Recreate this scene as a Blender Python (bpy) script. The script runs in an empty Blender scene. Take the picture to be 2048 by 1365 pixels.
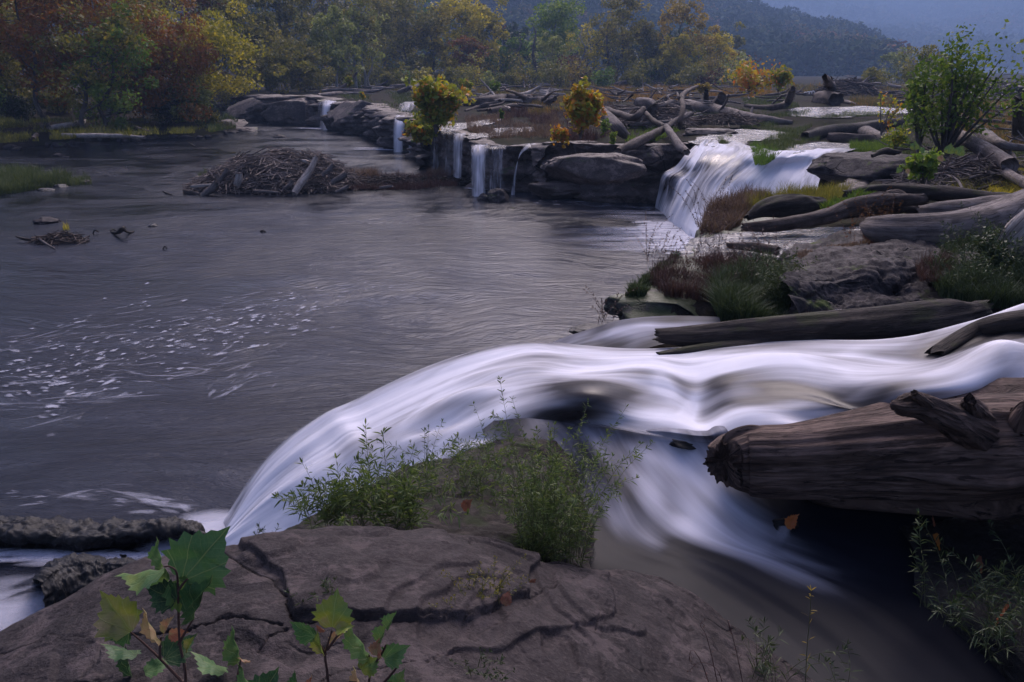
EXPO = 1.0; HAZE = .00085
import bpy, math, random
import numpy as np
from math import sin, cos, pi, radians
random.seed(7)
RS = np.random.RandomState(11)
SC = bpy.context.scene
COL = SC.collection
FPX = 1593.0
CAMZ = 4.2
PITCH = radians(18.8)

# ---------------------------------------------------------------- camera maths
def ray(px, py):
    dx = (np.asarray(px, float)-1024)/FPX; dy = -(np.asarray(py, float)-682.5)/FPX
    return dx, dy*math.sin(PITCH)+math.cos(PITCH)+0*dx, dy*math.cos(PITCH)-math.sin(PITCH)+0*dx
def P(px, py, z):
    a, b, c = ray(px, py); t = (np.asarray(z, float)-CAMZ)/c
    return np.stack([a*t, b*t, CAMZ+c*t], -1)
def D(px, py, Y):
    a, b, c = ray(px, py); t = np.asarray(Y, float)/b
    return np.stack([a*t, b*t, CAMZ+c*t], -1)
def mpp(p):                      # metres per photo pixel at a world point
    return math.dist((p[0], p[1], p[2]), (0, 0, CAMZ))/FPX

# ---------------------------------------------------------------- noise
def _h(ix, iy, iz, s):
    n = (ix.astype(np.int64)*374761393 + iy.astype(np.int64)*668265263 + iz.astype(np.int64)*2147483647 + s*974634777) & 0xffffffff
    n = ((n ^ (n >> 13))*1274126177) & 0xffffffff
    n = n ^ (n >> 16)
    return (n & 0xffff)/65535.0*2-1
def vn(p, s=0):
    f = np.floor(p); i = f.astype(np.int64); u = p-f; u = u*u*u*(u*(u*6-15)+10)
    x, y, z = i[..., 0], i[..., 1], i[..., 2]; a, b, c = u[..., 0], u[..., 1], u[..., 2]
    r = 0
    for dx in (0, 1):
        for dy in (0, 1):
            for dz in (0, 1):
                r = r + _h(x+dx, y+dy, z+dz, s)*(a if dx else 1-a)*(b if dy else 1-b)*(c if dz else 1-c)
    return r
def fbm(p, o=4, s=0, g=.5):
    p = np.asarray(p, float); r = 0; a = 1; t = 0
    for k in range(o):
        r = r+a*vn(p*(2.03**k)+17.3*k, s+k); t += a; a *= g
    return r/t*1.5
def terr(x, n=3, sh=6):          # terraces
    y = x*n; f = np.floor(y); u = y-f
    return (f+np.clip((u-.5)*sh+.5, 0, 1))/n
def sst(a, b, x):
    t = np.clip((x-a)/(b-a), 0, 1); return t*t*(3-2*t)

# ---------------------------------------------------------------- mesh making
def tagit(o, label=None, cat=None, group=None, kind=None):
    if label: o['label'] = label
    if cat: o['category'] = cat
    if group: o['group'] = group
    if kind: o['kind'] = kind
    return o
def mk(name, V, Q=None, T=None, mat=None, label=None, cat=None, group=None, kind=None, parent=None, uv=None, attrs=None, smooth=True, org=None):
    V = np.asarray(V, np.float32)
    me = bpy.data.meshes.new(name)
    if org is None:
        if parent is not None: org = np.array(parent['org'][:])
        else: org = np.array([V[:, 0].mean(), V[:, 1].mean(), V[:, 2].min()])
    nq = 0 if Q is None else len(Q); nt = 0 if T is None else len(T)
    me.vertices.add(len(V)); me.vertices.foreach_set('co', (V-org.astype(np.float32)).astype(np.float32).ravel())
    li = []
    if nq: li.append(np.asarray(Q, np.int32).ravel())
    if nt: li.append(np.asarray(T, np.int32).ravel())
    li = np.concatenate(li)
    me.loops.add(len(li)); me.loops.foreach_set('vertex_index', li)
    ls = np.concatenate([np.arange(nq)*4, nq*4+np.arange(nt)*3]).astype(np.int32)
    me.polygons.add(nq+nt); me.polygons.foreach_set('loop_start', ls)
    me.polygons.foreach_set('use_smooth', np.full(nq+nt, smooth))
    if uv is not None:
        l = me.uv_layers.new(name='UVMap'); l.data.foreach_set('uv', np.asarray(uv, np.float32)[li].ravel())
    for k, a in (attrs or {}).items():
        at = me.attributes.new(k, 'FLOAT', 'POINT'); at.data.foreach_set('value', np.asarray(a, np.float32))
    if mat: me.materials.append(mat)
    me.update(calc_edges=True)
    o = bpy.data.objects.new(name, me); COL.objects.link(o)
    if parent is not None: o.parent = parent
    else: o.location = org
    return tagit(o, label, cat, group, kind)
def thing(name, org, label, cat, group=None):
    o = bpy.data.objects.new(name, None); COL.objects.link(o); o.location = [float(v) for v in org]
    o.empty_display_size = .2; o['org'] = [float(v) for v in org]
    return tagit(o, label, cat, group)
class MB:                        # collects quads and triangles into one mesh
    def __init__(s): s.V = []; s.Q = []; s.T = []; s.U = []; s.A = []; s.n = 0
    def add(s, V, Q=None, T=None, uv=None, tint=0.5):
        V = np.asarray(V, float); 
        if Q is not None and len(Q): s.Q.append(np.asarray(Q)+s.n)
        if T is not None and len(T): s.T.append(np.asarray(T)+s.n)
        s.V.append(V); s.U.append(np.zeros((len(V), 2)) if uv is None else uv)
        s.A.append(np.broadcast_to(np.asarray(tint, float), (len(V),))); s.n += len(V)
    def build(s, name, mat, **k):
        return mk(name, np.concatenate(s.V), np.concatenate(s.Q) if s.Q else None, np.concatenate(s.T) if s.T else None, mat,
                  uv=np.concatenate(s.U), attrs={'tint': np.concatenate(s.A)}, **k)
def gridq(r, c, wrap=False):
    i = np.arange(r*c).reshape(r, c)
    if wrap: j = np.concatenate([i, i[:, :1]], 1)
    else: j = i
    return np.stack([j[:-1, :-1], j[:-1, 1:], j[1:, 1:], j[1:, :-1]], -1).reshape(-1, 4)
def crw(n, m):                   # catmull-rom weights: n controls -> m samples
    t = np.linspace(0, n-1, m); i = np.minimum(t.astype(int), n-2); u = t-i
    W = np.zeros((m, n+2))
    w = [(-u**3+2*u*u-u)/2, (3*u**3-5*u*u+2)/2, (-3*u**3+4*u*u+u)/2, (u**3-u*u)/2]
    for k in range(4): W[np.arange(m), i+k] += w[k]
    R = W[:, 1:-1].copy(); R[:, 0] += 2*W[:, 0]; R[:, 1] -= W[:, 0]; R[:, -1] += 2*W[:, -1]; R[:, -2] -= W[:, -1]
    return R
def spl(pts, m):
    pts = np.asarray(pts, float); return crw(len(pts), m) @ pts
def loft(C, r, c):               # C (R,Cn,K) -> (r,c,K)
    C = np.asarray(C, float); return np.einsum('ai,bj,ijk->abk', crw(C.shape[0], r), crw(C.shape[1], c), C)
def wctrl(rows, Yidx=False):     # rows of (px,py,z,extras...) -> world + extras
    A = np.asarray(rows, float); w = P(A[..., 0], A[..., 1], A[..., 2]); return np.concatenate([w, A[..., 3:]], -1)
def normals(G):
    a = np.gradient(G, axis=0); b = np.gradient(G, axis=1); n = np.cross(a, b); n /= (np.linalg.norm(n, axis=-1, keepdims=True)+1e-9)
    if n[..., 2].mean() < 0: n = -n
    return n
def project(V):
    x, y, z = V[..., 0], V[..., 1], V[..., 2]-CAMZ
    dep = y*math.cos(PITCH)-z*math.sin(PITCH); up = y*math.sin(PITCH)+z*math.cos(PITCH)
    return 1024+FPX*x/dep, 682.5-FPX*up/dep
def segd(X, Y, pl):              # distance to polyline + param
    pl = np.asarray(pl, float); best = np.full(np.shape(X), 1e9); zz = np.zeros(np.shape(X)); sd = np.zeros(np.shape(X))
    for a, b in zip(pl[:-1], pl[1:]):
        dx, dy = b[0]-a[0], b[1]-a[1]; L = dx*dx+dy*dy+1e-9
        t = np.clip(((X-a[0])*dx+(Y-a[1])*dy)/L, 0, 1)
        d = np.hypot(X-a[0]-t*dx, Y-a[1]-t*dy); m = d < best
        best = np.where(m, d, best)
        if len(a) > 2: zz = np.where(m, a[2]+t*(b[2]-a[2]), zz)
    return best, zz
def inpoly(X, Y, pl):
    r = np.zeros(np.shape(X), bool); n = len(pl); j = n-1
    for i in range(n):
        xi, yi, xj, yj = pl[i][0], pl[i][1], pl[j][0], pl[j][1]
        if yi != yj:
            c = ((yi > Y) != (yj > Y)) & (X < (xj-xi)*(Y-yi)/(yj-yi)+xi); r ^= c
        j = i
    return r
def tube(path, rad, k=8, s=0, rough=0.0, jag=0.0, m=None, grain=6, squash=1.0, knots=0, ragged=0):
    """tapered tube with lengthwise grain and torn ends: V,Q,T,uv"""
    path = np.asarray(path, float); rad = np.asarray(rad, float)
    m = m or max(4, len(path))
    pp = spl(np.column_stack([path, rad]), m); C = pp[:, :3]; R = np.maximum(pp[:, 3], 1e-4)
    t = np.gradient(C, axis=0); t /= np.linalg.norm(t, axis=1, keepdims=True)+1e-9
    up = np.array([0, 0, 1.]) if abs(t[0, 2]) < .9 else np.array([1., 0, 0])
    L = np.concatenate([[0], np.cumsum(np.linalg.norm(np.diff(C, axis=0), axis=1))])
    a = np.linspace(0, 2*pi, k, endpoint=False)
    V = np.zeros((m, k, 3)); u = np.cross(t[0], up); u /= np.linalg.norm(u)
    for i in range(m):
        u = u-t[i]*np.dot(u, t[i]); u /= np.linalg.norm(u)+1e-9; v = np.cross(t[i], u)
        rr = np.full(k, R[i])
        if rough:
            q = np.stack([np.cos(a)*1.1, np.sin(a)*1.1, np.full(k, L[i]/(R[i]*7))], -1)
            q2 = np.stack([np.cos(a)*grain*.5, np.sin(a)*grain*.5, np.full(k, L[i]/(R.mean()*9))], -1)
            rr = rr*(1+rough*fbm(q, 3, s)+rough*.45*(-np.abs(fbm(q2, 2, s+9))+.25))
            if knots: rr = rr*(1+knots*np.maximum(0, fbm(q*1.7+5, 2, s+31)-.35))
        if ragged:
            f_ = max(0, 1-i/(m*.05)); rr = rr*(1+ragged*f_*fbm(np.stack([np.cos(a)*4, np.sin(a)*4, np.full(k, i*.25)], -1), 4, s+51)); C_ = C[i]+0*t[i]
        V[i] = C[i]+rr[:, None]*(np.cos(a)[:, None]*u+np.sin(a)[:, None]*v*squash)
    if jag:
        q = np.stack([np.cos(a)*3, np.sin(a)*3, np.zeros(k)], -1)
        for e, sg in ((0, -1), (m-1, 1)):
            j = fbm(q, 3, s+40+e)*jag*R[e]*1.6
            V[e] += sg*t[e]*j[:, None]
    uv = np.stack(np.broadcast_arrays((np.arange(k)/k)[None, :]*2*pi*R.mean(), L[:, None]), -1).reshape(-1, 2)
    e0 = V[0].mean(0)+t[0]*R[0]*(.5 if jag else .05); e1 = V[-1].mean(0)-t[-1]*R[-1]*(.5 if jag else .05)
    VV = np.concatenate([V.reshape(-1, 3), [e0, e1]]); n = m*k; i0 = np.arange(k); i1 = (i0+1) % k
    T = np.concatenate([np.stack([np.full(k, n), i1, i0], -1), np.stack([np.full(k, n+1), (m-1)*k+i0, (m-1)*k+i1], -1)])
    return VV, gridq(m, k, True)[:, ::-1], T, np.concatenate([uv, [[0, 0], [0, L[-1]]]])

# ---------------------------------------------------------------- materials
class M_:
    def __init__(s, name):
        s.m = bpy.data.materials.new(name); s.m.use_nodes = True; s.t = s.m.node_tree; s.t.nodes.clear()
    def n(s, ty, ins=None, **kw):
        d = s.t.nodes.new(ty)
        for k, v in kw.items(): setattr(d, k, v)
        for k, v in (ins or {}).items():
            sk = d.inputs[k]
            if isinstance(v, bpy.types.NodeSocket): s.t.links.new(v, sk)
            else: sk.default_value = v
        return d
    def math(s, op, a, b=0.0, c=False): return s.n('ShaderNodeMath', {0: a, 1: b}, operation=op, use_clamp=c).outputs[0]
    def noise(s, vec, sc, det=4, ro=.55, dist=0): return s.n('ShaderNodeTexNoise', {'Vector': vec, 'Scale': sc, 'Detail': det, 'Roughness': ro, 'Distortion': dist}).outputs['Fac']
    def ramp(s, f, stops):
        d = s.n('ShaderNodeValToRGB', {0: f}); e = d.color_ramp.elements
        while len(e) < len(stops): e.new(.5)
        for k, (p, c) in enumerate(stops): e[k].position = p; e[k].color = (*c, 1) if len(c) == 3 else c
        return d.outputs[0]
    def mr(s, v, a, b, c=0., d=1.): return s.n('ShaderNodeMapRange', {'Value': v, 'From Min': a, 'From Max': b, 'To Min': c, 'To Max': d}).outputs[0]
    def mix(s, f, a, b, bt='MIX'):
        d = s.n('ShaderNodeMix', data_type='RGBA', blend_type=bt)
        for i, v in ((0, f), (6, a), (7, b)):
            if isinstance(v, bpy.types.NodeSocket): s.t.links.new(v, d.inputs[i])
            else: d.inputs[i].default_value = v if i == 0 else (*v, 1)
        return d.outputs[2]
    def attr(s, nm): return s.n('ShaderNodeAttribute', attribute_name=nm).outputs['Fac']
    def pos(s, sc=(1, 1, 1), rot=0):
        g = s.n('ShaderNodeNewGeometry').outputs['Position']
        return s.n('ShaderNodeMapping', {'Vector': g, 'Scale': sc, 'Rotation': (0, 0, rot)}).outputs[0]
    def uv(s, sc=(1, 1, 1)):
        return s.n('ShaderNodeMapping', {'Vector': s.n('ShaderNodeTexCoord').outputs['UV'], 'Scale': sc}).outputs[0]
    def bump(s, h, st=.5, dist=.02, nrm=None):
        i = {'Height': h, 'Strength': st, 'Distance': dist}
        if nrm is not None: i['Normal'] = nrm
        return s.n('ShaderNodeBump', i).outputs[0]
    def bsdf(s, **i): return s.n('ShaderNodeBsdfPrincipled', {k.replace('_', ' '): v for k, v in i.items()}).outputs[0]
    def out(s, sh): s.n('ShaderNodeOutputMaterial', {'Surface': sh}); return s.m

def rockmat(name, c1, c2, c3, moss=0., sc=1., rough=(.55, .85), mossc=(.05, .07, .015), spec=.3, lich=0.):
    m = M_(name); p = m.pos((1, 1, 1.6)); n1 = m.noise(p, 1.3*sc, 6, .6); n2 = m.noise(p, 9*sc, 8, .7); n3 = m.noise(p, 60*sc, 4, .7)
    col = m.ramp(n1, [(.3, c1), (.5, c2), (.72, c3)])
    col = m.mix(m.mr(n2, .45, .72, 0, .75), col, tuple(x*.45 for x in c2))
    col = m.mix(m.mr(n3, .5, .7, 0, .55), col, tuple(min(1, x*1.55) for x in c3))
    blot = m.noise(p, 4.2*sc, 10, .78, .3)
    col = m.mix(m.mr(blot, .52, .58, 0, .62), col, tuple(min(1, x*1.75) for x in c3))
    if moss:
        z = m.n('ShaderNodeSeparateXYZ', {0: m.n('ShaderNodeNewGeometry').outputs['Normal']}).outputs[2]
        mo = m.math('MULTIPLY', m.mr(m.noise(p, 2.6*sc, 6, .65), .62-moss*.35, .68-moss*.3), m.mr(z, .2, .7))
        col = m.mix(mo, col, mossc)
    vo = m.n('ShaderNodeTexVoronoi', {'Vector': m.mix(.22, p, m.n('ShaderNodeTexNoise', {'Vector': p, 'Scale': 2.5*sc, 'Detail': 5}).outputs['Color']), 'Scale': 1.1*sc}, feature='DISTANCE_TO_EDGE').outputs['Distance']
    crack = m.mr(vo, 0, .012, 1, 0)
    crack = m.math('MULTIPLY', crack, m.mr(m.noise(p, .9*sc, 2), .5, .62))
    col = m.mix(m.math('MULTIPLY', crack, .8), col, tuple(x*.15 for x in c1))
    n4 = m.noise(p, 26*sc, 6, .75); h = m.math('ADD', m.math('MULTIPLY', n2, .6), m.math('ADD', m.math('MULTIPLY', n4, .45), m.math('MULTIPLY', n3, .2))); h = m.math('SUBTRACT', h, m.math('MULTIPLY', crack, .8))
    bp = m.bump(h, .95, .03/sc)
    return m.out(m.bsdf(Base_Color=col, Roughness=m.mr(n2, .3, .7, rough[0], rough[1]), Normal=bp, Specular_IOR_Level=spec))
def woodmat(name, c1, c2, dark, spec=.25, gr=1., moss=0.):
    m = M_(name); u = m.uv((34*gr, 3.6*gr, 1)); u2 = m.uv((9*gr, 1.7*gr, 1)); p = m.pos()
    g1 = m.noise(u, 1.4, 6, .7, 1.2); g2 = m.noise(u2, 1.3, 5, .65, 1.); b = m.noise(p, 3.2, 5, .6)
    col = m.ramp(b, [(.32, c1), (.68, c2)])
    g3 = m.noise(m.uv((95*gr, 8*gr, 1)), 1., 4, .7, .6); col = m.mix(m.mr(g3, .5, .6, 0, .6), col, tuple(x*.5 for x in c1)); col = m.mix(m.mr(g1, .54, .6, 0, .9), col, dark)
    pt = m.noise(p, 1.7, 4, .6); col = m.mix(m.mr(pt, .52, .62, 0, .5), col, tuple(x*1.3 for x in c2)); col = m.mix(m.mr(pt, .46, .38, 0, .55), col, tuple(x*.4 for x in c1))
    col = m.mix(m.mr(g2, .5, .6, 0, .85), col, tuple(x*.6 for x in c1))
    tn = m.attr('tint'); col = m.mix(m.mr(tn, 0, 1, .0, .55), col, dark)
    if moss:
        z = m.n('ShaderNodeSeparateXYZ', {0: m.n('ShaderNodeNewGeometry').outputs['Normal']}).outputs[2]
        col = m.mix(m.math('MULTIPLY', m.mr(m.noise(p, 4, 5), .52, .6, 0, moss), m.mr(z, .3, .8)), col, (.05, .065, .012))
    h = m.math('SUBTRACT', m.math('ADD', m.math('MULTIPLY', g2, .8), m.math('MULTIPLY', m.noise(p, 30, 3), .15)), m.math('ADD', m.mr(g1, .5, .62, 0, .7), m.mr(g3, .5, .62, 0, .3)))
    return m.out(m.bsdf(Base_Color=col, Roughness=.8, Normal=m.bump(h, .7, .013), Specular_IOR_Level=spec))
def leafmat(name, cols, tr=.45, rough=.55, spec=.3):
    m = M_(name); t = m.attr('tint')
    n = len(cols); col = m.ramp(t, [(k/(max(1, n-1)), c) for k, c in enumerate(cols)])
    b = m.bsdf(Base_Color=col, Roughness=rough, Specular_IOR_Level=spec)
    tl = m.n('ShaderNodeBsdfTranslucent', {'Color': m.mix(.5, col, (.6, .6, .1), 'SOFT_LIGHT')}).outputs[0]
    return m.out(m.n('ShaderNodeMixShader', {0: tr, 1: b, 2: tl}).outputs[0])
def silkmat(name, dark=(.03, .03, .034), body=(.09, .082, .085), foam=(.72, .71, .8), fr=1.0, amp=.5, rough=.16, fine=.3, bst=.06, sp=.45):
    """moving water: attribute foam = how much air is in it, alpha = how thick the film is"""
    m = M_(name); f = m.attr('foam'); al = m.attr('alpha')
    a = m.noise(m.uv((6*fr, .75, 1)), 1., 3, .5, .7); b = m.noise(m.uv((26*fr, .6, 1)), 1., 3, .5, .2); c = m.noise(m.uv((2.6*fr, 1.0, 1)), 1., 2, .5, .8)
    s = m.math('ADD', m.math('MULTIPLY', m.math('SUBTRACT', a, .5), 1.25), m.math('ADD', m.math('MULTIPLY', m.math('SUBTRACT', b, .5), fine), m.math('MULTIPLY', m.math('SUBTRACT', c, .5), 1.3)))
    w = m.math('MULTIPLY', f, m.math('SUBTRACT', 1.25, f)); w = m.math('MULTIPLY', w, 2.8*amp)
    fac = m.math('ADD', f, m.math('MULTIPLY', s, m.math('ADD', w, .05)), True)
    col = m.mix(m.mr(fac, 0, .35), dark, body); col = m.mix(m.math('POWER', m.mr(fac, .1, .95), 1.25), col, foam)
    bs = m.bsdf(Base_Color=col, Roughness=m.mr(fac, 0, .8, rough, .75), IOR=1.33, Specular_IOR_Level=m.mr(fac, 0, .9, sp, .1), Normal=m.bump(s, bst, .05))
    bs = m.n('ShaderNodeMixShader', {0: m.math('MULTIPLY', fac, .15), 1: bs, 2: m.n('ShaderNodeBsdfTranslucent', {'Color': foam+(1,)}).outputs[0]}).outputs[0]
    tr = m.n('ShaderNodeBsdfTransparent').outputs[0]
    aa = m.math('ADD', al, m.math('MULTIPLY', s, m.math('MULTIPLY', m.math('MULTIPLY', al, m.math('SUBTRACT', 1., al)), 2.2)), True)
    return m.out(m.n('ShaderNodeMixShader', {0: aa, 1: tr, 2: bs}).outputs[0])
# ================================================================ world, sun, camera
w = bpy.data.worlds.new('World'); SC.world = w; w.use_nodes = True
nt = w.node_tree; bg = nt.nodes['Background']
sky = nt.nodes.new('ShaderNodeTexSky'); sky.sky_type = 'NISHITA'; sky.sun_disc = False
SUN_EL, SUN_ROT = radians(44), radians(10)
sky.sun_elevation = SUN_EL; sky.sun_rotation = SUN_ROT; sky.air_density = 1.0; sky.dust_density = 6.0; sky.ozone_density = 2.0
tint = nt.nodes.new('ShaderNodeMix'); tint.data_type = 'RGBA'; tint.blend_type = 'MULTIPLY'; tint.inputs[0].default_value = 1
nt.links.new(sky.outputs[0], tint.inputs[6]); tint.inputs[7].default_value = (.96, .89, 1.05, 1)
nt.links.new(tint.outputs[2], bg.inputs[0]); bg.inputs[1].default_value = .10
sl = bpy.data.lights.new('sun', 'SUN'); sl.energy = 1.1; sl.angle = radians(40); sl.color = (1, .92, .9)
so = bpy.data.objects.new('sun', sl); COL.objects.link(so)
so.rotation_euler = (pi/2-SUN_EL, 0, -SUN_ROT+pi)
so.rotation_euler = (-(pi/2-SUN_EL), 0, -SUN_ROT)
cam = bpy.data.cameras.new('camera'); co = bpy.data.objects.new('camera', cam); COL.objects.link(co)
cam.lens = 28; cam.sensor_width = 36; cam.clip_start = .05; cam.clip_end = 6000
co.location = (0, 0, CAMZ); co.rotation_euler = (pi/2-PITCH, 0, 0); SC.camera = co
SC.view_settings.view_transform = 'Standard'; SC.view_settings.look = 'None'; SC.view_settings.exposure = EXPO; SC.view_settings.gamma = 1

# ================================================================ materials
R_near = rockmat('sandstone purple brown', (.018, .0145, .0155), (.034, .027, .028), (.06, .047, .046), sc=1.2, rough=(.55, .85), spec=.2)
R_ledge = rockmat('dark soaked ledge', (.01, .008, .008), (.02, .016, .014), (.036, .029, .025), moss=.3, sc=2., rough=(.6, .85), spec=.15, mossc=(.02, .026, .01))
R_mid = rockmat('sandstone dark damp', (.018, .016, .018), (.034, .029, .031), (.058, .048, .047), moss=.1, sc=.9, rough=(.6, .9), spec=.18)
R_cliff = rockmat('cliff sandstone', (.035, .027, .028), (.07, .054, .05), (.13, .1, .09), moss=.05, sc=.45, rough=(.5, .8))
R_wet = rockmat('wet black rock', (.006, .006, .0065), (.011, .0105, .011), (.018, .017, .017), sc=2.5, rough=(.25, .6), spec=.25)
R_moss = rockmat('mossy wet rock', (.02, .018, .016), (.035, .031, .028), (.06, .052, .045), mossc=(.032, .046, .012), moss=.75, sc=2., rough=(.3, .6))
W_grey = woodmat('weathered grey driftwood', (.15, .122, .112), (.25, .21, .195), (.035, .027, .025))
W_stick = woodmat('bleached sticks', (.2, .16, .145), (.34, .285, .26), (.06, .045, .04))
W_brown = woodmat('brown driftwood', (.085, .062, .053), (.15, .115, .1), (.022, .016, .014))
W_dark = woodmat('dark rotten wood', (.03, .023, .02), (.06, .047, .041), (.008, .007, .006), moss=.35)
W_pale = woodmat('bleached wood', (.33, .29, .26), (.45, .4, .37), (.12, .09, .08))
W_bark = woodmat('tree bark', (.09, .075, .065), (.16, .14, .125), (.03, .025, .022))
W_white = woodmat('pale sycamore bark', (.25, .24, .22), (.42, .41, .38), (.1, .09, .08))
W_stem = woodmat('reddish stem', (.1, .055, .045), (.15, .085, .07), (.05, .03, .025))

def groundmat():
    m = M_('silt, gravel and low herbs'); p = m.pos(); n1 = m.noise(p, .35, 6, .65); n2 = m.noise(p, 3, 7, .7)
    col = m.ramp(n1, [(.3, (.022, .018, .017)), (.45, (.034, .028, .024)), (.56, (.03, .032, .016)), (.7, (.05, .036, .022))])
    col = m.mix(m.mr(n2, .45, .65, 0, .7), col, (.03, .026, .022))
    return m.out(m.bsdf(Base_Color=col, Roughness=1., Normal=m.bump(n2, 1, .08), Specular_IOR_Level=.05))
G_mat = groundmat()

# ================================================================ pool water
def poolmat():
    m = M_('slow dark river water')
    wv = m.n('ShaderNodeTexNoise', {'Vector': m.pos((.13, .13, .13)), 'Scale': 1., 'Detail': 3.}).outputs['Color']; wv = m.n('ShaderNodeVectorMath', {0: wv, 1: (.5, .5, .5)}, operation='SUBTRACT').outputs[0]
    def wp(sc, rot, am):
        g = m.n('ShaderNodeNewGeometry').outputs['Position']; s_ = m.n('ShaderNodeVectorMath', {0: wv, 'Scale': am}, operation='SCALE').outputs[0]
        return m.n('ShaderNodeMapping', {'Vector': m.n('ShaderNodeVectorMath', {0: g, 1: s_}, operation='ADD').outputs[0], 'Scale': sc, 'Rotation': (0, 0, rot)}).outputs[0]
    pa = wp((.8, 2.6, 1), -.3, 5); pb = wp((3, 9, 1), -.2, 5); pc = wp((.11, .34, 1), -.15, 6)
    na = m.noise(pa, 1, 6, .65, 1.); nb = m.noise(pb, 1, 4, .6, .6); nc = m.noise(pc, 1, 5, .6, 1.2)
    col = m.ramp(m.math('ADD', m.math('MULTIPLY', nc, .7), m.math('MULTIPLY', na, .3)), [(.36, (.004, .006, .008)), (.5, (.011, .013, .019)), (.62, (.026, .029, .041))])
    h = m.math('ADD', m.math('MULTIPLY', na, .7), m.math('MULTIPLY', nb, .3))
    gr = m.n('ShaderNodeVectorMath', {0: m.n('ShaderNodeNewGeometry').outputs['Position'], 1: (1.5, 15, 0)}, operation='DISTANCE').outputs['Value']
    gr = m.math('MULTIPLY', m.mr(gr, 16, 3), m.mr(nc, .3, .6, .5, 1.)); col = m.mix(gr, col, (.046, .049, .066))  # paler pool centre: reflected sky sheen painted into the base colour
    st = m.mr(nc, .35, .6, .25, .9)
    b = m.n('ShaderNodeBump', {'Height': h, 'Strength': st, 'Distance': .12}).outputs[0]
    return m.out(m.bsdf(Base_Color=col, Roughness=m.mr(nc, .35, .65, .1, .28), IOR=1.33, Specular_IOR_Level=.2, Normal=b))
gx = np.linspace(-160, 60, 40); gy = np.linspace(-6, 140, 40)
X, Y = np.meshgrid(gx, gy); V = np.stack([X, Y, X*0], -1).reshape(-1, 3)
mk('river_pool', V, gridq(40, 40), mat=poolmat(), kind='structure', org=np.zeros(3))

# ================================================================ plateau edge and ground
def PY(px, Yd, z): # point at picture column px, depth Yd, height z
    dep = Yd*math.cos(PITCH)-(z-CAMZ)*math.sin(PITCH); return np.array([(px-1024)/FPX*dep, Yd, z])
EDGE = [P(1225, 650, 1.95), P(1222, 605, 2.08), P(1285, 552, 2.14), P(1345, 508, 2.14), P(1415, 462, 2.12), P(1510, 425, 2.05), P(1640, 392, 2.0),
        P(1700, 360, 1.95), P(1735, 330, 1.93), P(1712, 306, 1.93), P(1640, 306, 1.9), P(1570, 311, 1.9), P(1520, 309, 1.93), P(1480, 300, 1.93), P(1435, 292, 1.93), P(1388, 286, 1.93),
        PY(1350, 26.2, 1.85), PY(1300, 26.0, 1.8), PY(1230, 26.3, 1.85), PY(1160, 27, 1.85), PY(1085, 27.8, 1.78), PY(1070, 29.6, 1.6), PY(1010, 29.3, 1.6), PY(952, 29.6, 1.62),
        PY(945, 32.5, 1.72), PY(900, 34, 1.78), PY(868, 36, 1.8), PY(850, 40, 1.75), PY(822, 45.5, 1.72), PY(785, 46.5, 1.72), PY(765, 52, 1.8), PY(735, 57, 1.9), PY(690, 61, 1.9),
        PY(676, 63.3, 1.87), PY(645, 63.3, 1.87), PY(630, 65, 2.0), PY(590, 69, 2.1), PY(530, 71, 2.1), PY(480, 73, 2.0), PY(440, 76, 1.6), PY(400, 84, 1.2)]
EDGE = np.array(EDGE)
PLAT = [P(1225, 705, 1.9)[:2], *EDGE[:, :2], (-260, 100), (-900, 900), (900, 900), (400, 30), (90, -8), (12, -8), (2.0, -4), (.3, 3.2), (-.2, 5.2)]
def ztop(Y): return np.interp(Y, [0, 12, 20, 24, 27, 31, 46, 62, 90, 1000], [2.12, 2.12, 2.0, 1.95, 1.85, 1.7, 1.75, 1.9, 2.0, 2.0])
def gz(x, y, nz=True):
    x = np.asarray(x, float); y = np.asarray(y, float)
    d, ze = segd(x, y, EDGE)
    z = ze+(ztop(y)-ze)*sst(0, 7, d)
    if nz:
        q = np.stack([x, y, 0*x], -1); z = z+.05*fbm(q*.9, 4, 3)*sst(0, 2, d)+.14*np.maximum(0, fbm(q*.16, 3, 5))*sst(2, 12, d)
    near = 1-sst(0, 1., y-np.where(x < 1.2, 6.5, 6.0)); return z*(1-near)+1.45*near
def G(px, py):                   # ground point under a picture position
    px = np.asarray(px, float); py = np.asarray(py, float); z = np.full(px.shape, 2.0)
    for _ in range(4):
        p = P(px, py, np.minimum(z, 3.5)); z = gz(p[..., 0], np.clip(p[..., 1], 0, 400))
    return p
PUD = [([(1350, 512), (1372, 480), (1425, 464), (1520, 462), (1640, 452), (1760, 450), (1770, 470), (1690, 490), (1600, 505), (1570, 530), (1480, 535), (1400, 545), (1340, 540)], 2.165, 2),
       ([(1385, 284), (1410, 268), (1480, 258), (1560, 264), (1580, 275), (1500, 284), (1440, 296), (1395, 290)], 1.97, 3), ([(1520, 303), (1560, 292), (1640, 284), (1716, 288), (1712, 298), (1690, 304), (1600, 307), (1560, 307)], 1.935, 4),
       ([(1575, 232), (1590, 216), (1740, 212), (1830, 218), (1820, 226), (1720, 232), (1640, 236)], 2.0, 5), ([(1620, 615), (1680, 600), (1800, 596), (1880, 605), (1860, 640), (1700, 650), (1600, 650)], 2.22, 6),
       ([(930, 270), (960, 258), (1060, 254), (1068, 262), (1000, 272), (945, 280)], 1.74, 7), ([(880, 262), (900, 252), (960, 240), (1000, 238), (960, 252), (920, 264)], 1.8, 8), ([(1930, 214), (1950, 207), (2060, 205), (2060, 212), (2000, 216)], 2.0, 9)]
PUDW = [(P(np.array(p)[:, 0].astype(float), np.array(p)[:, 1].astype(float), z), z) for p, z, _ in PUD]
_gz = gz
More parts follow.
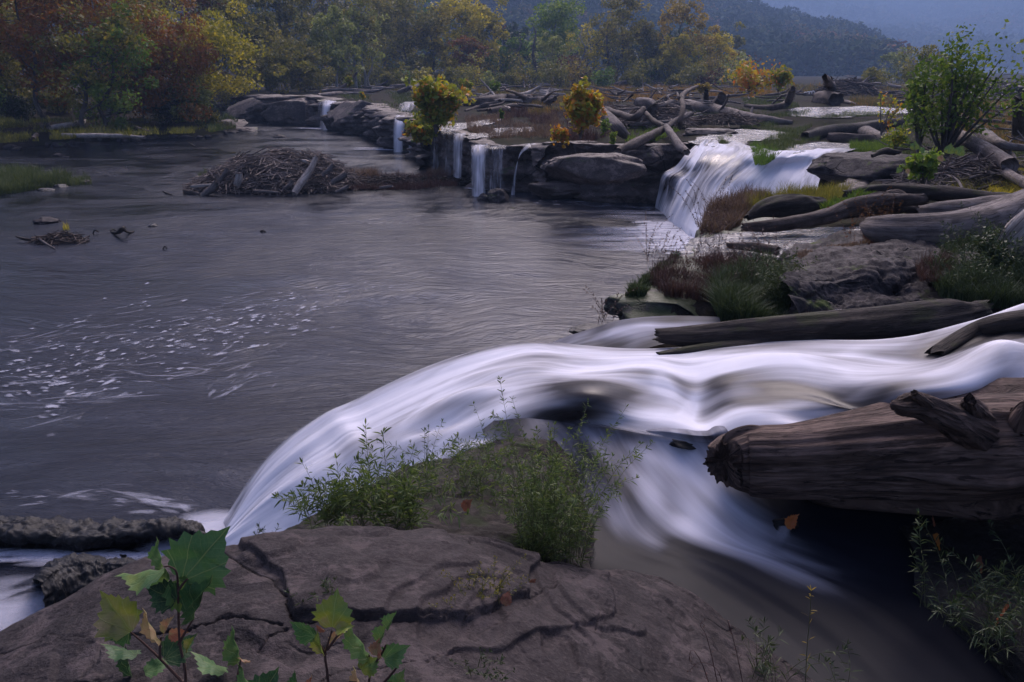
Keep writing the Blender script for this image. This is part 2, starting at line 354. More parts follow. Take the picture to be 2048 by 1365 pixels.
def gz(x, y, nz=True):
    z = _gz(x, y, nz); x = np.asarray(x, float); y = np.asarray(y, float)
    for pw, pz in PUDW:
        lo = pw.min(0)-1.5; hi = pw.max(0)+1.5
        if not np.any((x > lo[0]) & (x < hi[0]) & (y > lo[1]) & (y < hi[1])): continue
        d, _ = segd(x, y, list(pw[:, :2])+[pw[0, :2]]); d = np.where(inpoly(x, y, pw), 0, d); m_ = max(.15, pw[:, 1].mean()*.02)
        z = z+(pz-.035-z)*(1-sst(0, m_*2, d))
    return z
NR, NC = 470, 620
yy = 4.4*(700/4.4)**np.linspace(0, 1, NR); aa = np.linspace(-1.15, .95, NC)
Y, A = np.meshgrid(yy, aa, indexing='ij'); X = Y*A
ins = inpoly(X, Y, PLAT); d, ze = segd(X, Y, EDGE)
Z = np.where(ins, gz(X, Y)-.12*(1-sst(0, .5, d)), -1.2)
keep = ins & (d > .42)
q = gridq(NR, NC); kf = keep.ravel()[q].all(1)
Vf = np.stack([X, Y, Z], -1).reshape(-1, 3); q = q[kf]
us = np.unique(q); re = np.zeros(len(Vf), int); re[us] = np.arange(len(us))
mk('rock_shelf_ground', Vf[us], re[q], mat=G_mat, kind='structure', org=np.zeros(3))

xb, yb = np.meshgrid(np.linspace(1.2, 14, 160), np.linspace(-5, 8.5, 160)); qb = np.stack([xb, yb, 0*xb], -1)
zb = 1.5+1.1*sst(4.6, 6.5, xb-.12*yb+.5*fbm(qb*.5, 3, 4))+.5*sst(3.4, 5.5, xb)*sst(3.2, 1.8, yb)+.12*fbm(qb*1.3, 4, 6)
mk('right_bank', np.stack([xb, yb, zb], -1).reshape(-1, 3), gridq(160, 160), mat=R_mid, kind='structure', org=np.zeros(3))

# stratified cliff strip along the edge
def cliff(pl, name, mat, nper=9, H0=-.4, seed=0, inn=.9, wob=.22, over=.25, **k):
    pl = np.asarray(pl, float)
    L = np.concatenate([[0], np.cumsum(np.hypot(*np.diff(pl[:, :2], axis=0).T))]); dist = np.hypot(pl[:, 0], pl[:, 1])
    s = [0]
    while s[-1] < L[-1]: s.append(s[-1]+max(.02, np.interp(s[-1], L, dist)*.0035))
    s = np.clip(s, 0, L[-1]); n = len(s)
    C = np.stack([np.interp(s, L, pl[:, i]) for i in range(3)], -1)
    ker = np.ones(7)/7; Cs = C.copy()
    for i in range(2):
        e = np.concatenate([np.full(3, C[0, i]), C[:, i], np.full(3, C[-1, i])]); Cs[:, i] = np.convolve(e, ker, 'valid')
    t = np.gradient(Cs[:, :2], axis=0)
    for _ in range(12): t[1:-1] = (t[:-2]+t[1:-1]*2+t[2:])/4
    t /= np.linalg.norm(t, axis=1, keepdims=True)+1e-9; nrm = np.stack([-t[:, 1], t[:, 0]], -1)
    inner = np.linspace(inn, 0, 8)[:-1]; NV = 44; hv = np.linspace(0, 1, NV)
    rows = []
    wv = fbm(np.stack([s*.45, s*0, s*0], -1), 4, seed)*wob*2
    for dd in inner:
        q = np.stack([Cs[:, 0]-nrm[:, 0]*dd, Cs[:, 1]-nrm[:, 1]*dd, 0*s], -1)
        z = C[:, 2]+.03+.09*terr(fbm(q*.8, 4, seed+2), 3)*min(1, dd*3)-.22*sst(inn*.55, inn, dd)
        rows.append(np.stack([Cs[:, 0]+nrm[:, 0]*(wv-dd), Cs[:, 1]+nrm[:, 1]*(wv-dd), z], -1))
    for h in hv:
        z = C[:, 2]+.03-(C[:, 2]+.03-H0)*h
        q = np.stack([s*.55, np.full(n, 0), z*2.6], -1); q2 = np.stack([s*1.6, np.full(n, 3.), z*5], -1); q3 = np.stack([s*.12, np.full(n, 9.), z*3.2], -1)
        st = terr(fbm(q3, 2, seed+5), 4, 5)
        o = wob*fbm(q, 3, seed+3)+.13*terr(fbm(q2, 4, seed+4), 3, 5)+.22*st+wv-over*sst(.28, .8, h)*(.7+.6*fbm(q, 2, seed+8))
        o = o-.12*(1-sst(0, .06, h))
        rows.append(np.stack([Cs[:, 0]+nrm[:, 0]*o, Cs[:, 1]+nrm[:, 1]*o, z], -1))
    V = np.array(rows); r = len(rows)
    return mk(name, V.reshape(-1, 3), gridq(r, n)[:, ::-1], mat=mat, org=np.zeros(3), **k)
cliff(EDGE[:6], 'ledge_cliff', R_moss, seed=1, kind='structure', wob=.12, over=.1, inn=.9)
cliff(EDGE[5:10], 'shelf_cliff', R_cliff, seed=12, kind='structure', over=.2, inn=.8, wob=.08)
EF = EDGE[9:16].copy(); EF[:, 1] += 1.5; EF[:, 2] -= .1; cliff(EF, 'falls_face', R_wet, seed=13, kind='structure', over=.1, inn=1., wob=.05)
cliff(EDGE[15:22], 'falls_cliff', R_cliff, seed=2, kind='structure', over=.45, inn=1.2, wob=.3)
cliff(EDGE[20:28], 'middle_cliff', R_cliff, seed=3, kind='structure', inn=1.3)
cliff(EDGE[26:], 'far_cliff', R_cliff, seed=4, kind='structure', wob=.7, over=.5, inn=2.5)

# left bank
SHORE = np.array([(-32, 100, 0), (-31, 85, 0), P(440, 240, 0), P(478, 250, 0), P(505, 263, 0), P(440, 268, 0), P(400, 276, 0), P(300, 278, 0), P(200, 284, 0), P(100, 291, 0), P(0, 300, 0), P(-150, 312, 0), P(-400, 335, 0)])
BANK = [*SHORE[:, :2], (-200, 20), (-300, 200), (-32, 200)]
yy = 30*(260/30)**np.linspace(0, 1, 200); aa = np.linspace(-2.2, -.15, 420)
Y, A = np.meshgrid(yy, aa, indexing='ij'); X = Y*A
def bz(x, y):
    d, _ = segd(x, y, SHORE); q = np.stack([x, y, 0*x], -1)
    return -.25+.85*sst(0, 1.6, d)+.9*sst(2, 14, d)+.25*fbm(q*.5, 4, 8)+.10*terr(fbm(q*1.3, 3, 9), 3)+.03*np.maximum(0, d-14)
ins = inpoly(X, Y, BANK); Z = np.where(ins, bz(X, Y), -.6)
q = gridq(200, 420); q = q[ins.ravel()[q].any(1)]; Vf = np.stack([X, Y, Z], -1).reshape(-1, 3)
us = np.unique(q); re = np.zeros(len(Vf), int); re[us] = np.arange(len(us))
mk('left_bank', Vf[us], re[q], mat=G_mat, kind='structure', org=np.zeros(3))

# ================================================================ wooded hills
def hill(rows, name, mat, nr, nc, disp, sc, seed):
    C = []
    for r in rows: C.append([D(px, py, Yd) for px, py, Yd in r])
    g = loft(np.array(C), nr, nc); g[..., 2] += disp*fbm(g*sc, 4, seed)
    mk(name, g.reshape(-1, 3), gridq(nr, nc), mat=mat, kind='structure', org=np.zeros(3)); return g
m = M_('forest floor'); forest_floor = m.out(m.bsdf(Base_Color=(.03, .035, .02, 1), Roughness=.9))
xs = [-700, -300, 0, 300, 600, 900, 1150, 1300, 1400, 1500, 1600, 1700, 1790]
top = [-330, -330, -320, -300, -250, -190, -110, -30, 25, 50, 78, 100, 150]
def r1(f, Yb): return [(x, 168+(t-168)*f, Yb) for x, t in zip(xs, top)]
H1 = hill([r1(-.02, 300), r1(.35, 380), r1(.75, 480), r1(.97, 560), r1(.96, 620), r1(.7, 800)], 'near_wooded_hill', forest_floor, 60, 120, 4, .02, 3)
xs2 = [-900, -200, 500, 1000, 1300, 1600, 1900, 2200, 2700]
def r2(e, Yb): return [(x, 166-e*(1+.18*sin(x*.006)), Yb) for x in xs2]
H2 = hill([r2(-3, 900), r2(50, 1050), r2(120, 1300), r2(172, 1600), r2(180, 1750), r2(140, 2100)], 'far_mountain', forest_floor, 80, 120, 26, .004, 5)

# ================================================================ moving water
S_main = silkmat('white silky water', dark=(.03, .027, .028), body=(.06, .056, .064), foam=(.84, .83, .9), rough=.34, fr=.6, amp=.8, fine=.4, bst=.12, sp=.3)
S_fall = silkmat('falling water', fr=1.6, amp=.9, body=(.08, .08, .1), foam=(.84, .83, .9), fine=.8)
S_slide = silkmat('thin sliding water', dark=(.008, .009, .014), body=(.04, .042, .055), foam=(.66, .66, .76), fr=.7, amp=.7, rough=.42, fine=.3, bst=.05, sp=.12)
def sheet(rows, nr, nc, name, mat, label, lump=.03, seed=0, au=1., group=None, cat='water', flow_axis=1, edge=None, kind='structure', extra=None, fmod=None):
    """rows x cols of (px,py,z,foam,alpha); flow runs along axis 1"""
    C = wctrl(rows); g = loft(C, nr, nc)
    Vw = g[..., :3]; foam = np.clip(g[..., 3], 0, 1); al = np.clip(g[..., 4], 0, 1)
    u = np.concatenate([np.zeros((1, nc)), np.cumsum(np.linalg.norm(np.diff(Vw, axis=0), axis=2), 0)])
    u = u.mean(1)[:, None]+0*u; v = np.concatenate([np.zeros((nr, 1)), np.cumsum(np.linalg.norm(np.diff(Vw, axis=1), axis=2), 1)], 1)
    if fmod: foam, Vw = fmod(foam, Vw, u, v, g)
    q = np.stack([u*2.2, v*.45, 0*u], -1); q2 = np.stack([u*7, v*.5, 0*u+4], -1)
    h = fbm(q, 2, seed)*lump+fbm(q2, 2, seed+1)*lump*.2
    Vw = Vw+normals(Vw)*h[..., None]
    if extra: Vw = extra(Vw)
    return mk(name, Vw.reshape(-1, 3), gridq(nr, nc), mat=mat, uv=np.stack([u, v], -1).reshape(-1, 2), attrs={'foam': foam.ravel(), 'alpha': al.ravel()}, kind=kind, org=np.zeros(3))
# --- main chute: columns run with the flow (right to left), rows from far to near edge
cx = [2150, 1950, 1780, 1600, 1430, 1290, 1160, 1060, 960, 850, 730, 610, 520, 445]
fy = [600, 655, 690, 694, 702, 712, 704, 694, 715, 752, 806, 868, 950, 1062]
ny = [880, 872, 868, 866, 870, 858, 842, 860, 890, 935, 1000, 1050, 1085, 1112]
fz = [2.62, 2.5, 2.4, 2.3, 2.22, 2.15, 2.1, 2.02, 1.9, 1.68, 1.38, 1.0, .55, .02]
nz = [2.4, 2.36, 2.3, 2.25, 2.2, 2.15, 2.12, 2.0, 1.86, 1.65, 1.3, .95, .5, .02]
nx = [2150, 1950, 1780, 1600, 1440, 1300, 1180, 1080, 990, 900, 790, 670, 560, 450]
foamM = [  # rows far..near, one number per column
 [.10, .15, .35, .50, .50, .55, .70, .75, .80, .85, .85, .85, .85, .8],
 [.20, .25, .70, .62, .70, .75, .72, .75, .80, .90, .95, .95, .95, .95],
 [.45, .55, .72, .62, .60, .85, .88, .80, .82, .85, .95, 1, 1, 1],
 [.70, .75, .40, .42, .62, .95, .60, .82, .85, .88, .92, 1, 1, 1],
 [.65, .50, .28, .45, .55, .95, .30, .55, .85, .95, .92, 1, 1, 1],
 [.25, .20, .40, .42, .62, .80, .32, .30, .75, .80, .80, .95, 1, 1],
 [.10, .20, .42, .60, .60, .75, .42, .30, .55, .55, .50, .80, .95, 1]]
cx = [2480]+cx; nx = [2480]+nx; fy = [600]+fy; ny = [880]+ny; fz = [2.7]+fz; nz = [2.45]+nz; foamM = [[r_[0]]+r_ for r_ in foamM]
rows = []
for r in range(7):
    t = r/6; row = []
    for c in range(15):
        z = fz[c]+(nz[c]-fz[c])*t
        b = .10*sin(pi*t)*(1 if c < 13 else .2)
        if c in (2, 3): b += .12*math.exp(-((t-.45)/.3)**2)
        if c in (5, 6): b -= .06*math.exp(-((t-.6)/.25)**2)
        if c == 7: b += .07*math.exp(-((t-.7)/.25)**2)
        row.append((cx[c]+(nx[c]-cx[c])*t, fy[c]+(ny[c]-fy[c])*t, z+b, foamM[r][c], 1.0))
    rows.append(row)
# tuck the near side under the rocks
for i_ in (5, 6, 7, 8): rows[5][i_] = (*rows[5][i_][:4], .95); rows[6][i_] = (*rows[6][i_][:3], rows[6][i_][3]*.8, .5)
rows.append([(p[0]+8, p[1]+(30 if i < 5 else 22 if i < 9 else 55), p[2]-(.3 if i > 8 or i < 5 else .015), .35, 0 if 5 <= i <= 8 else 1) for i, p in enumerate(rows[-1])])
rows.insert(0, [(p[0]-5, p[1]-13, p[2]-.05, .6, 0.0 if i > 7 else 1) for i, p in enumerate(rows[0])])
HUMP = [(2000, 725, .12, 75, 34, 0), (1560, 735, .10, 120, 26, 0), (1530, 835, .07, 110, 22, 0), (1290, 745, .08, 80, 26, 0), (1200, 790, .03, 90, 26, 0), (1400, 800, -.10, 40, 60, 25), (1720, 785, -.08, 90, 20, -8),
        (1860, 690, -.08, 100, 16, 12), (940, 800, .05, 70, 14, 15), (880, 850, -.05, 70, 14, 15), (1020, 745, .05, 80, 12, 10), (700, 880, .05, 30, 60, 40), (990, 865, -.06, 50, 16, 20), (1650, 835, -.05, 100, 14, 0)]
BLOB = [(1180, 785, -.42, 95, 22, -8), (1250, 818, -.42, 100, 18, 5), (1120, 835, -.5, 60, 16, 0), (1560, 775, -.45, 120, 13, -4), (1500, 812, -.3, 80, 10, 8), (1680, 800, -.35, 110, 10, -10), (1800, 762, -.35, 80, 14, 15), (1930, 672, -.45, 110, 20, 14), (1960, 790, -.4, 80, 16, 28), (1760, 840, -.3, 90, 12, 0),
        (1270, 742, .35, 100, 13, -4), (1375, 820, .75, 14, 55, -22), (1330, 775, .4, 30, 20, -30), (1460, 728, .3, 110, 11, 0), (2000, 712, .5, 60, 14, 0), (1850, 745, .25, 70, 10, 8), (1520, 850, .3, 120, 10, 4), (1560, 745, .25, 90, 8, 0), (1440, 775, -.3, 30, 20, 0),
        (930, 815, -.3, 70, 9, 12), (1000, 775, -.22, 80, 9, 10), (820, 868, -.25, 60, 9, 20), (740, 920, -.2, 50, 10, 30), (960, 905, -.5, 40, 16, 15), (1050, 862, -.4, 50, 16, 10), (1060, 738, -.2, 60, 7, 5), (880, 780, .2, 80, 9, 18), (900, 842, .25, 60, 8, 10), (1010, 820, .2, 40, 14, 60), (1120, 745, .2, 60, 8, -5)]
def gsum(L, px, py):
    r = 0
    for x, y, a, sx, sy, an in L:
        c, s = cos(radians(an)), sin(radians(an)); dx = (px-x)*c-(py-y)*s; dy = (px-x)*s+(py-y)*c; r = r+a*np.exp(-(dx/sx)**2-(dy/sy)**2)
    return r
def mainmod(foam, V, u, v, g):
    px, py = project(V); fl = fbm(np.stack([u*3.2, v*.55, 0*u], -1), 3, 61)+.5*fbm(np.stack([u*8, v*.5, 0*u], -1), 2, 62); foam = foam*.97+gsum(BLOB, px, py)*.9; foam = np.clip(foam+fl*.30*np.clip(1.35-foam, .25, 1), 0, 1); V = V.copy(); V[..., 2] += gsum(HUMP, px, py); return foam, V
sheet(rows, 200, 360, 'cascade_water', S_main, '', lump=.03, seed=21, fmod=mainmod)
# --- upper small branch
B = [[(1440, 640, 2.1, .25, 1), (1340, 635, 2.1, .2, 1), (1250, 640, 2.08, .35, 1), (1190, 655, 2.02, .25, 1), (1120, 676, 1.9, .4, .9), (1060, 700, 1.6, .6, .5)],
     [(1440, 655, 2.1, .2, 1), (1340, 650, 2.1, .45, 1), (1260, 650, 2.08, .5, 1), (1190, 670, 2.0, .55, 1), (1120, 690, 1.9, .7, 1), (1060, 712, 1.6, .7, 1)],
     [(1440, 668, 2.11, .1, 1), (1340, 664, 2.11, .25, 1), (1280, 668, 2.08, .6, 1), (1210, 690, 1.98, .3, 1), (1140, 705, 1.9, .5, 1), (1070, 722, 1.6, .6, 1)],
     [(1440, 700, 2.1, .1, 1), (1350, 690, 2.1, .1, 1), (1290, 700, 2.07, .15, 1), (1230, 712, 2.0, .1, 1), (1160, 722, 1.9, .3, 1), (1090, 740, 1.6, .6, 1)]]
def sidemod(foam, V, u, v, g):
    n_ = fbm(np.stack([u*3.5, v*.7, 0*u], -1), 3, 81); V = V.copy()
    return np.clip(foam*.75+.55*n_*np.clip(foam*2, .2, 1), 0, 1), V
sheet(B, 90, 150, 'side_cascade_water', S_slide, '', lump=.03, seed=5, fmod=sidemod)
# --- slide to the lower right pool: rows = streamlines from left to right bank
def gl(a): return a
Sl = [[(1060, 850, 2.05, .1, 1), (1110, 900, 2.0, .15, 1), (1150, 980, 1.95, .15, 1), (1180, 1060, 1.92, .15, 1), (1230, 1110, 1.9, .1, 1), (1330, 1150, 1.87, .1, 1), (1480, 1250, 1.85, .1, 1), (1650, 1420, 1.85, .1, 1)],
      [(1160, 835, 2.12, .2, 1), (1180, 880, 2.08, .3, 1), (1230, 980, 2.0, .3, 1), (1270, 1050, 1.93, .35, 1), (1330, 1090, 1.9, .3, 1), (1450, 1140, 1.87, .22, 1), (1620, 1250, 1.85, .12, 1), (1800, 1420, 1.85, .1, 1)],
      [(1230, 838, 2.14, .35, 1), (1250, 880, 2.1, .42, 1), (1310, 960, 2.02, .42, 1), (1370, 1030, 1.94, .5, 1), (1440, 1080, 1.9, .42, 1), (1560, 1130, 1.87, .25, 1), (1740, 1230, 1.85, .1, 1), (1950, 1420, 1.85, .06, 1)],
      [(1310, 850, 2.16, .4, 1), (1320, 880, 2.12, .45, 1), (1380, 940, 2.05, .5, 1), (1440, 1010, 1.97, .45, 1), (1520, 1070, 1.9, .4, 1), (1640, 1120, 1.87, .25, 1), (1850, 1200, 1.85, .06, 1), (2120, 1380, 1.85, .05, 1)],
      [(1400, 866, 2.2, .3, 1), (1410, 885, 2.16, .4, 1), (1450, 930, 2.08, .5, 1), (1490, 990, 2.0, .35, 1), (1580, 1040, 1.92, .15, 1), (1720, 1080, 1.88, .05, 1), (1900, 1130, 1.86, .03, 1), (2200, 1260, 1.85, .03, 1)],
      [(1450, 860, 2.2, .2, 1), (1470, 880, 2.12, .3, 1), (1540, 910, 2.05, .3, 1), (1600, 960, 1.98, .1, 1), (1680, 1000, 1.92, .04, 1), (1800, 1010, 1.88, .03, 1), (2000, 1040, 1.86, .03, 1), (2300, 1100, 1.85, .03, 1)]]
Sl.insert(0, [(a-70, b+60, c-.03, .0, 0 if i < 4 else 1) for i, (a, b, c, d_, e_) in enumerate(Sl[0])])
Sl = [[(a, b, c, max(0, f*.75-.05), e) for a, b, c, f, e in r] for r in Sl]
Sl = [[(r[0][0]-(r[1][0]-r[0][0])*.5, r[0][1]-(46 if k_ < 4 else 22), r[0][2]-(.06 if k_ < 4 else .22), r[0][3], 1)]+r for k_, r in enumerate(Sl)]
def slidemod(foam, V, u, v, g):
    px, py = project(V); V = V.copy()
    foam = foam+gsum([(1290, 900, .25, 60, 14, -30), (1400, 960, .22, 80, 16, -35), (1480, 1080, .14, 80, 22, -28), (1600, 1140, .08, 90, 18, -22), (1270, 1010, .3, 60, 60, 0), (1360, 1060, .2, 70, 30, 20), (1240, 960, -.2, 30, 60, 15), (1340, 1000, -.15, 25, 50, 20), (1300, 1060, .12, 20, 40, 15), (1350, 1110, -.25, 20, 30, 10), (1230, 1050, .12, 16, 50, 20), (1400, 1040, -.12, 60, 10, -30)], px, py)
    tt = np.linspace(0, 1, g.shape[1])[None, :]; foam = foam*1.05+.24*sst(.66, .35, tt)*sst(0, .08, tt)-.05+.42*fbm(np.stack([u*3.2, v*.6, 0*u], -1), 3, 71)*np.clip(foam*3, .05, 1)
    return np.clip(foam, 0, 1), V
sheet(Sl, 130, 170, 'lower_stream_water', S_slide, '', lump=.03, seed=33, fmod=slidemod)
# spout beside the red leaf
Sp = [[(1556+k*8, 1052, 1.97, .5, .7*(k % 4 > 0)), (1550+k*8, 1066, 1.94, .6, .6*(k % 4 > 0)), (1542+k*9, 1088, 1.9, .35, .3*(k % 4 > 0)), (1532+k*10, 1112, 1.885, .15, 0)] for k in range(5)]
sheet(Sp, 24, 30, 'little_spout', S_slide, '', lump=.006, seed=3)

# --- main horseshoe falls
MF = [[(1398, 280, 1.96, .25, 1), (1390, 291, 1.93, .6, 1), (1368, 312, 1.66, .9, 1), (1352, 332, 1.35, .8, 1), (1326, 350, 1.1, .7, 1), (1316, 382, .5, .6, .85), (1308, 416, .0, .8, .5)],
      [(1420, 280, 1.97, .3, 1), (1408, 293, 1.95, .9, 1), (1388, 320, 1.68, 1, 1), (1372, 345, 1.35, .55, 1), (1352, 362, 1.1, .8, 1), (1340, 395, .55, .6, 1), (1326, 430, .0, .9, .8)],
      [(1450, 282, 1.98, .3, 1), (1436, 298, 1.95, .8, 1), (1415, 318, 1.75, .6, 1), (1402, 345, 1.42, .9, 1), (1385, 372, 1.08, .95, 1), (1362, 410, .58, 1, 1), (1344, 450, .0, 1, 1)],
      [(1490, 288, 1.98, .3, 1), (1476, 302, 1.95, .6, 1), (1452, 322, 1.75, .5, 1), (1428, 346, 1.47, .95, 1), (1405, 380, 1.05, 1, 1), (1385, 425, .52, 1, 1), (1368, 470, .0, 1, 1)],
      [(1530, 300, 1.97, .3, 1), (1512, 312, 1.93, .75, 1), (1490, 330, 1.7, .8, 1), (1462, 356, 1.4, .75, 1), (1440, 385, 1.06, .95, 1), (1415, 432, .55, 1, 1), (1400, 490, .0, 1, 1)],
      [(1560, 304, 1.97, .3, 1), (1545, 315, 1.93, .6, 1), (1528, 335, 1.66, .9, 1), (1505, 360, 1.38, 1, 1), (1482, 392, 1.0, 1, 1), (1460, 440, .5, 1, 1), (1448, 500, .0, 1, 1)],
      [(1610, 300, 1.96, .2, 1), (1590, 312, 1.92, .65, 1), (1572, 330, 1.68, 1, 1), (1552, 358, 1.4, 1, 1), (1534, 395, 1.0, 1, 1), (1515, 445, .5, 1, 1), (1500, 500, .0, 1, 1)],
      [(1665, 298, 1.96, .2, 1), (1640, 309, 1.92, .4, 1), (1622, 328, 1.7, .8, 1), (1602, 358, 1.4, 1, 1), (1585, 395, 1.0, 1, 1), (1570, 445, .5, 1, 1), (1560, 500, .0, 1, 1)],
      [(1715, 300, 1.95, .1, 1), (1680, 309, 1.9, .2, 1), (1655, 330, 1.66, .5, 1), (1640, 360, 1.36, .8, 1), (1630, 395, 1.0, 1, 1), (1620, 445, .5, 1, 1), (1620, 500, .0, 1, 1)]]
def steps(V):
    t = np.clip((V[..., 2])/1.95, 0, 1); s = np.stack([V[..., 0]*1.3, V[..., 1]*.4, 0*t], -1)
    V[..., 1] -= .05*np.sin(t*9+fbm(s*.25, 2, 4)*3)*sst(0, .2, t)*sst(1, .85, t); return V
def fallmod(foam, V, u, v, g):
    V = V.copy(); t = np.clip(V[..., 2]/1.95, 0, 1); n1 = fbm(np.stack([u*1.1, t*2.2, 0*u], -1), 3, 14); n2 = fbm(np.stack([u*5, t*1.2, 0*u+3], -1), 2, 15)
    gap = sst(.05, .35, n1+n2*.35)*sst(.18, .4, t)*sst(1., .86, t); uu = u/u.max()
    foam = foam*(1-.6*gap*(1-.75*sst(.4, .7, uu))); foam = np.maximum(foam, .95*sst(.5, .7, uu)*sst(.98, .9, uu)); foam = foam*(1-.75*np.exp(-((uu-.12)/.035)**2-((t-.62)/.18)**2))*(1-.7*np.exp(-((uu-.30)/.03)**2-((t-.7)/.12)**2))
    V[..., 2] -= .12*sst(.1, 0, t)
    return np.clip(foam, 0, 1), V
sheet(MF, 260, 220, 'main_falls_water', silkmat('main falls water', fr=1., amp=.7, dark=(.012, .012, .014), body=(.09, .09, .11), foam=(.84, .83, .9), fine=.5, bst=.1), '', lump=.05, seed=8, extra=steps, fmod=fallmod)
# --- small falls further off : each a ribbon group
def ribbon(top, foot, px0, px1, zt, Yt, Yf, foam, name, n=7, dxf=0, seed=0, al=1., bulge=.25):
    """fall between picture columns px0..px1 at the crest, zt high, from depth Yt to Yf"""
    rows = []
    for k in range(n):
        t = k/(n-1); px = px0+(px1-px0)*t; e = (sin(pi*t))**.8
        a = PY(px, Yt+.7, zt+.05); b = PY(px, Yt, zt+.03); f_ = PY(px+dxf*(.5+t), Yf, 0.0)
        a_ = al*(.35+.65*e); rows.append([(*a, foam*.5, a_*.9), (*b, foam*.8, a_), (*(b+(f_-b)*np.array([.55, .55, .14])), foam, al*e), (*(b+(f_-b)*np.array([.8, .8, .4])), foam, al*e), (*(b+(f_-b)*np.array([.93, .93, .7])), foam*.95, al*e), (*f_, foam, al*e)])
    g = loft(np.array(rows), 40, 40); Vw = g[..., :3]; nr = 40
    u = np.concatenate([np.zeros((1, 40)), np.cumsum(np.linalg.norm(np.diff(Vw, axis=0), axis=2), 0)]); v = np.concatenate([np.zeros((nr, 1)), np.cumsum(np.linalg.norm(np.diff(Vw, axis=1), axis=2), 1)], 1)
    Vw = Vw+normals(Vw)*(fbm(np.stack([u*3, v*.3, 0*u], -1), 2, seed)*.05)[..., None]
    mk(name, Vw.reshape(-1, 3), gridq(40, 40), mat=S_fall, uv=np.stack([u, v], -1).reshape(-1, 2), attrs={'foam': np.clip(g[..., 3], 0, 1).ravel(), 'alpha': np.clip(g[..., 4], 0, 1).ravel()}, kind='structure', org=np.zeros(3))
ribbon(0, 0, 943, 975, 1.62, 28.9, 28.0, .8, 'small_falls_water', dxf=-2, seed=1, al=.95)
ribbon(0, 0, 968, 1012, 1.6, 28.8, 28.3, .3, 'small_falls_water', dxf=0, seed=2, al=.55)
ribbon(0, 0, 1048, 1072, 1.6, 29.0, 28.4, .55, 'small_falls_water', dxf=-34, seed=3, al=.8)
ribbon(0, 0, 908, 932, 1.75, 32.3, 31.4, .75, 'small_falls_water', dxf=-5, seed=4, al=.85)
ribbon(0, 0, 882, 912, 1.78, 33.3, 32.6, .3, 'small_falls_water', dxf=-2, seed=5, al=.4)
ribbon(0, 0, 860, 888, 1.75, 36.3, 35.6, .4, 'small_falls_water', dxf=-3, seed=6, al=.6)
ribbon(0, 0, 792, 824, 1.75, 45.4, 43.8, 1., 'small_falls_water', dxf=-12, seed=7)
ribbon(0, 0, 816, 842, 1.7, 44.8, 43.6, .8, 'small_falls_water', dxf=-2, seed=8, al=.85)
ribbon(0, 0, 648, 672, 1.95, 62.0, 60.5, 1., 'small_falls_water', dxf=-9, seed=9)
ribbon(0, 0, 668, 684, 1.9, 62.0, 61.2, .6, 'small_falls_water', dxf=4, seed=10, al=.7)
ribbon(0, 0, 638, 652, 1.9, 62.3, 61.8, .5, 'small_falls_water', dxf=-2, seed=11, al=.6)
ribbon(0, 0, 800, 834, 2.2, 52, 49.5, .5, 'small_falls_water', dxf=-8, seed=12, al=.7)

# --- wet shelf sheets that mirror the sky
wm = M_('thin film of water on rock'); pa = wm.pos((3, 9, 1), -.15); na = wm.noise(pa, 1, 4, .6, .5); nb = wm.noise(wm.pos(), 2.2, 5, .6)
shal = wm.out(wm.bsdf(Base_Color=wm.mix(wm.mr(nb, .4, .6), (.05, .044, .044), (.1, .085, .08)), Roughness=wm.mr(nb, .4, .65, .12, .3), IOR=2.0, Specular_IOR_Level=1., Normal=wm.bump(na, 1., .22)))
def puddle(poly, z, name='shallow_water', seed=0, n=110):
    poly = np.array(poly, float); w_ = P(poly[:, 0], poly[:, 1], z)
    lo, hi = w_.min(0)-.1, w_.max(0)+.1
    X, Y = np.meshgrid(np.linspace(lo[0], hi[0], n), np.linspace(lo[1], hi[1], n))
    q = np.stack([X, Y, 0*X], -1); sc_ = 3/(hi[1]-lo[1]); wx = X+fbm(q*sc_*2, 3, seed)*.12/sc_*1.2; wy = Y+fbm(q*sc_*2, 3, seed+3)*.12/sc_*1.2
    ins = inpoly(wx, wy, w_); q_ = gridq(n, n); q_ = q_[ins.ravel()[q_].all(1)]
    Vf = np.stack([X, Y, z+.004*fbm(q*6, 2, 1)], -1).reshape(-1, 3); us = np.unique(q_); re = np.zeros(len(Vf), int); re[us] = np.arange(len(us))
    mk(name, Vf[us], re[q_], mat=shal, kind='structure', org=np.zeros(3))
for pl_, z_, sd_ in PUD: puddle(pl_, z_, seed=sd_)

# ================================================================ foam on the pool
fm = M_('floating foam'); fa = fm.attr('alpha')
foam_mat = fm.out(fm.n('ShaderNodeMixShader', {0: fa, 1: fm.n('ShaderNodeBsdfTransparent').outputs[0], 2: fm.bsdf(Base_Color=(.62, .63, .74, 1), Roughness=.7)}).outputs[0])
def flecks(items, name, z=.012):
    """items: px,py,length m,width m,angle,alpha"""
    V = []; T = []; A = []; k = 0; n = 10
    for i, (px, py, L, W, an, al) in enumerate(items):
        c = P(px, py, z+i*2e-5); a = np.linspace(0, 2*pi, n, endpoint=False)
        rr = 1+RS.uniform(-.5, .5, n)
        for s, aa_ in ((0, al), (.55, al*.9), (1, 0)):
            if s == 0: V.append([c]); A.append([aa_])
            else:
                x = np.cos(a)*L/2*s*rr; y = np.sin(a)*W/2*s*rr
                V.append(np.stack([c[0]+x*cos(an)-y*sin(an), c[1]+x*sin(an)+y*cos(an), np.full(n, c[2])], -1)); A.append(np.full(n, aa_))
        for j in range(n):
            j2 = (j+1) % n; T += [(k, k+1+j, k+1+j2), (k+1+j, k+1+n+j, k+1+n+j2), (k+1+j, k+1+n+j2, k+1+j2)]
        k += 1+2*n
    mk(name, np.concatenate(V), T=T, mat=foam_mat, attrs={'alpha': np.concatenate(A)}, kind='structure', org=np.zeros(3))
it = []
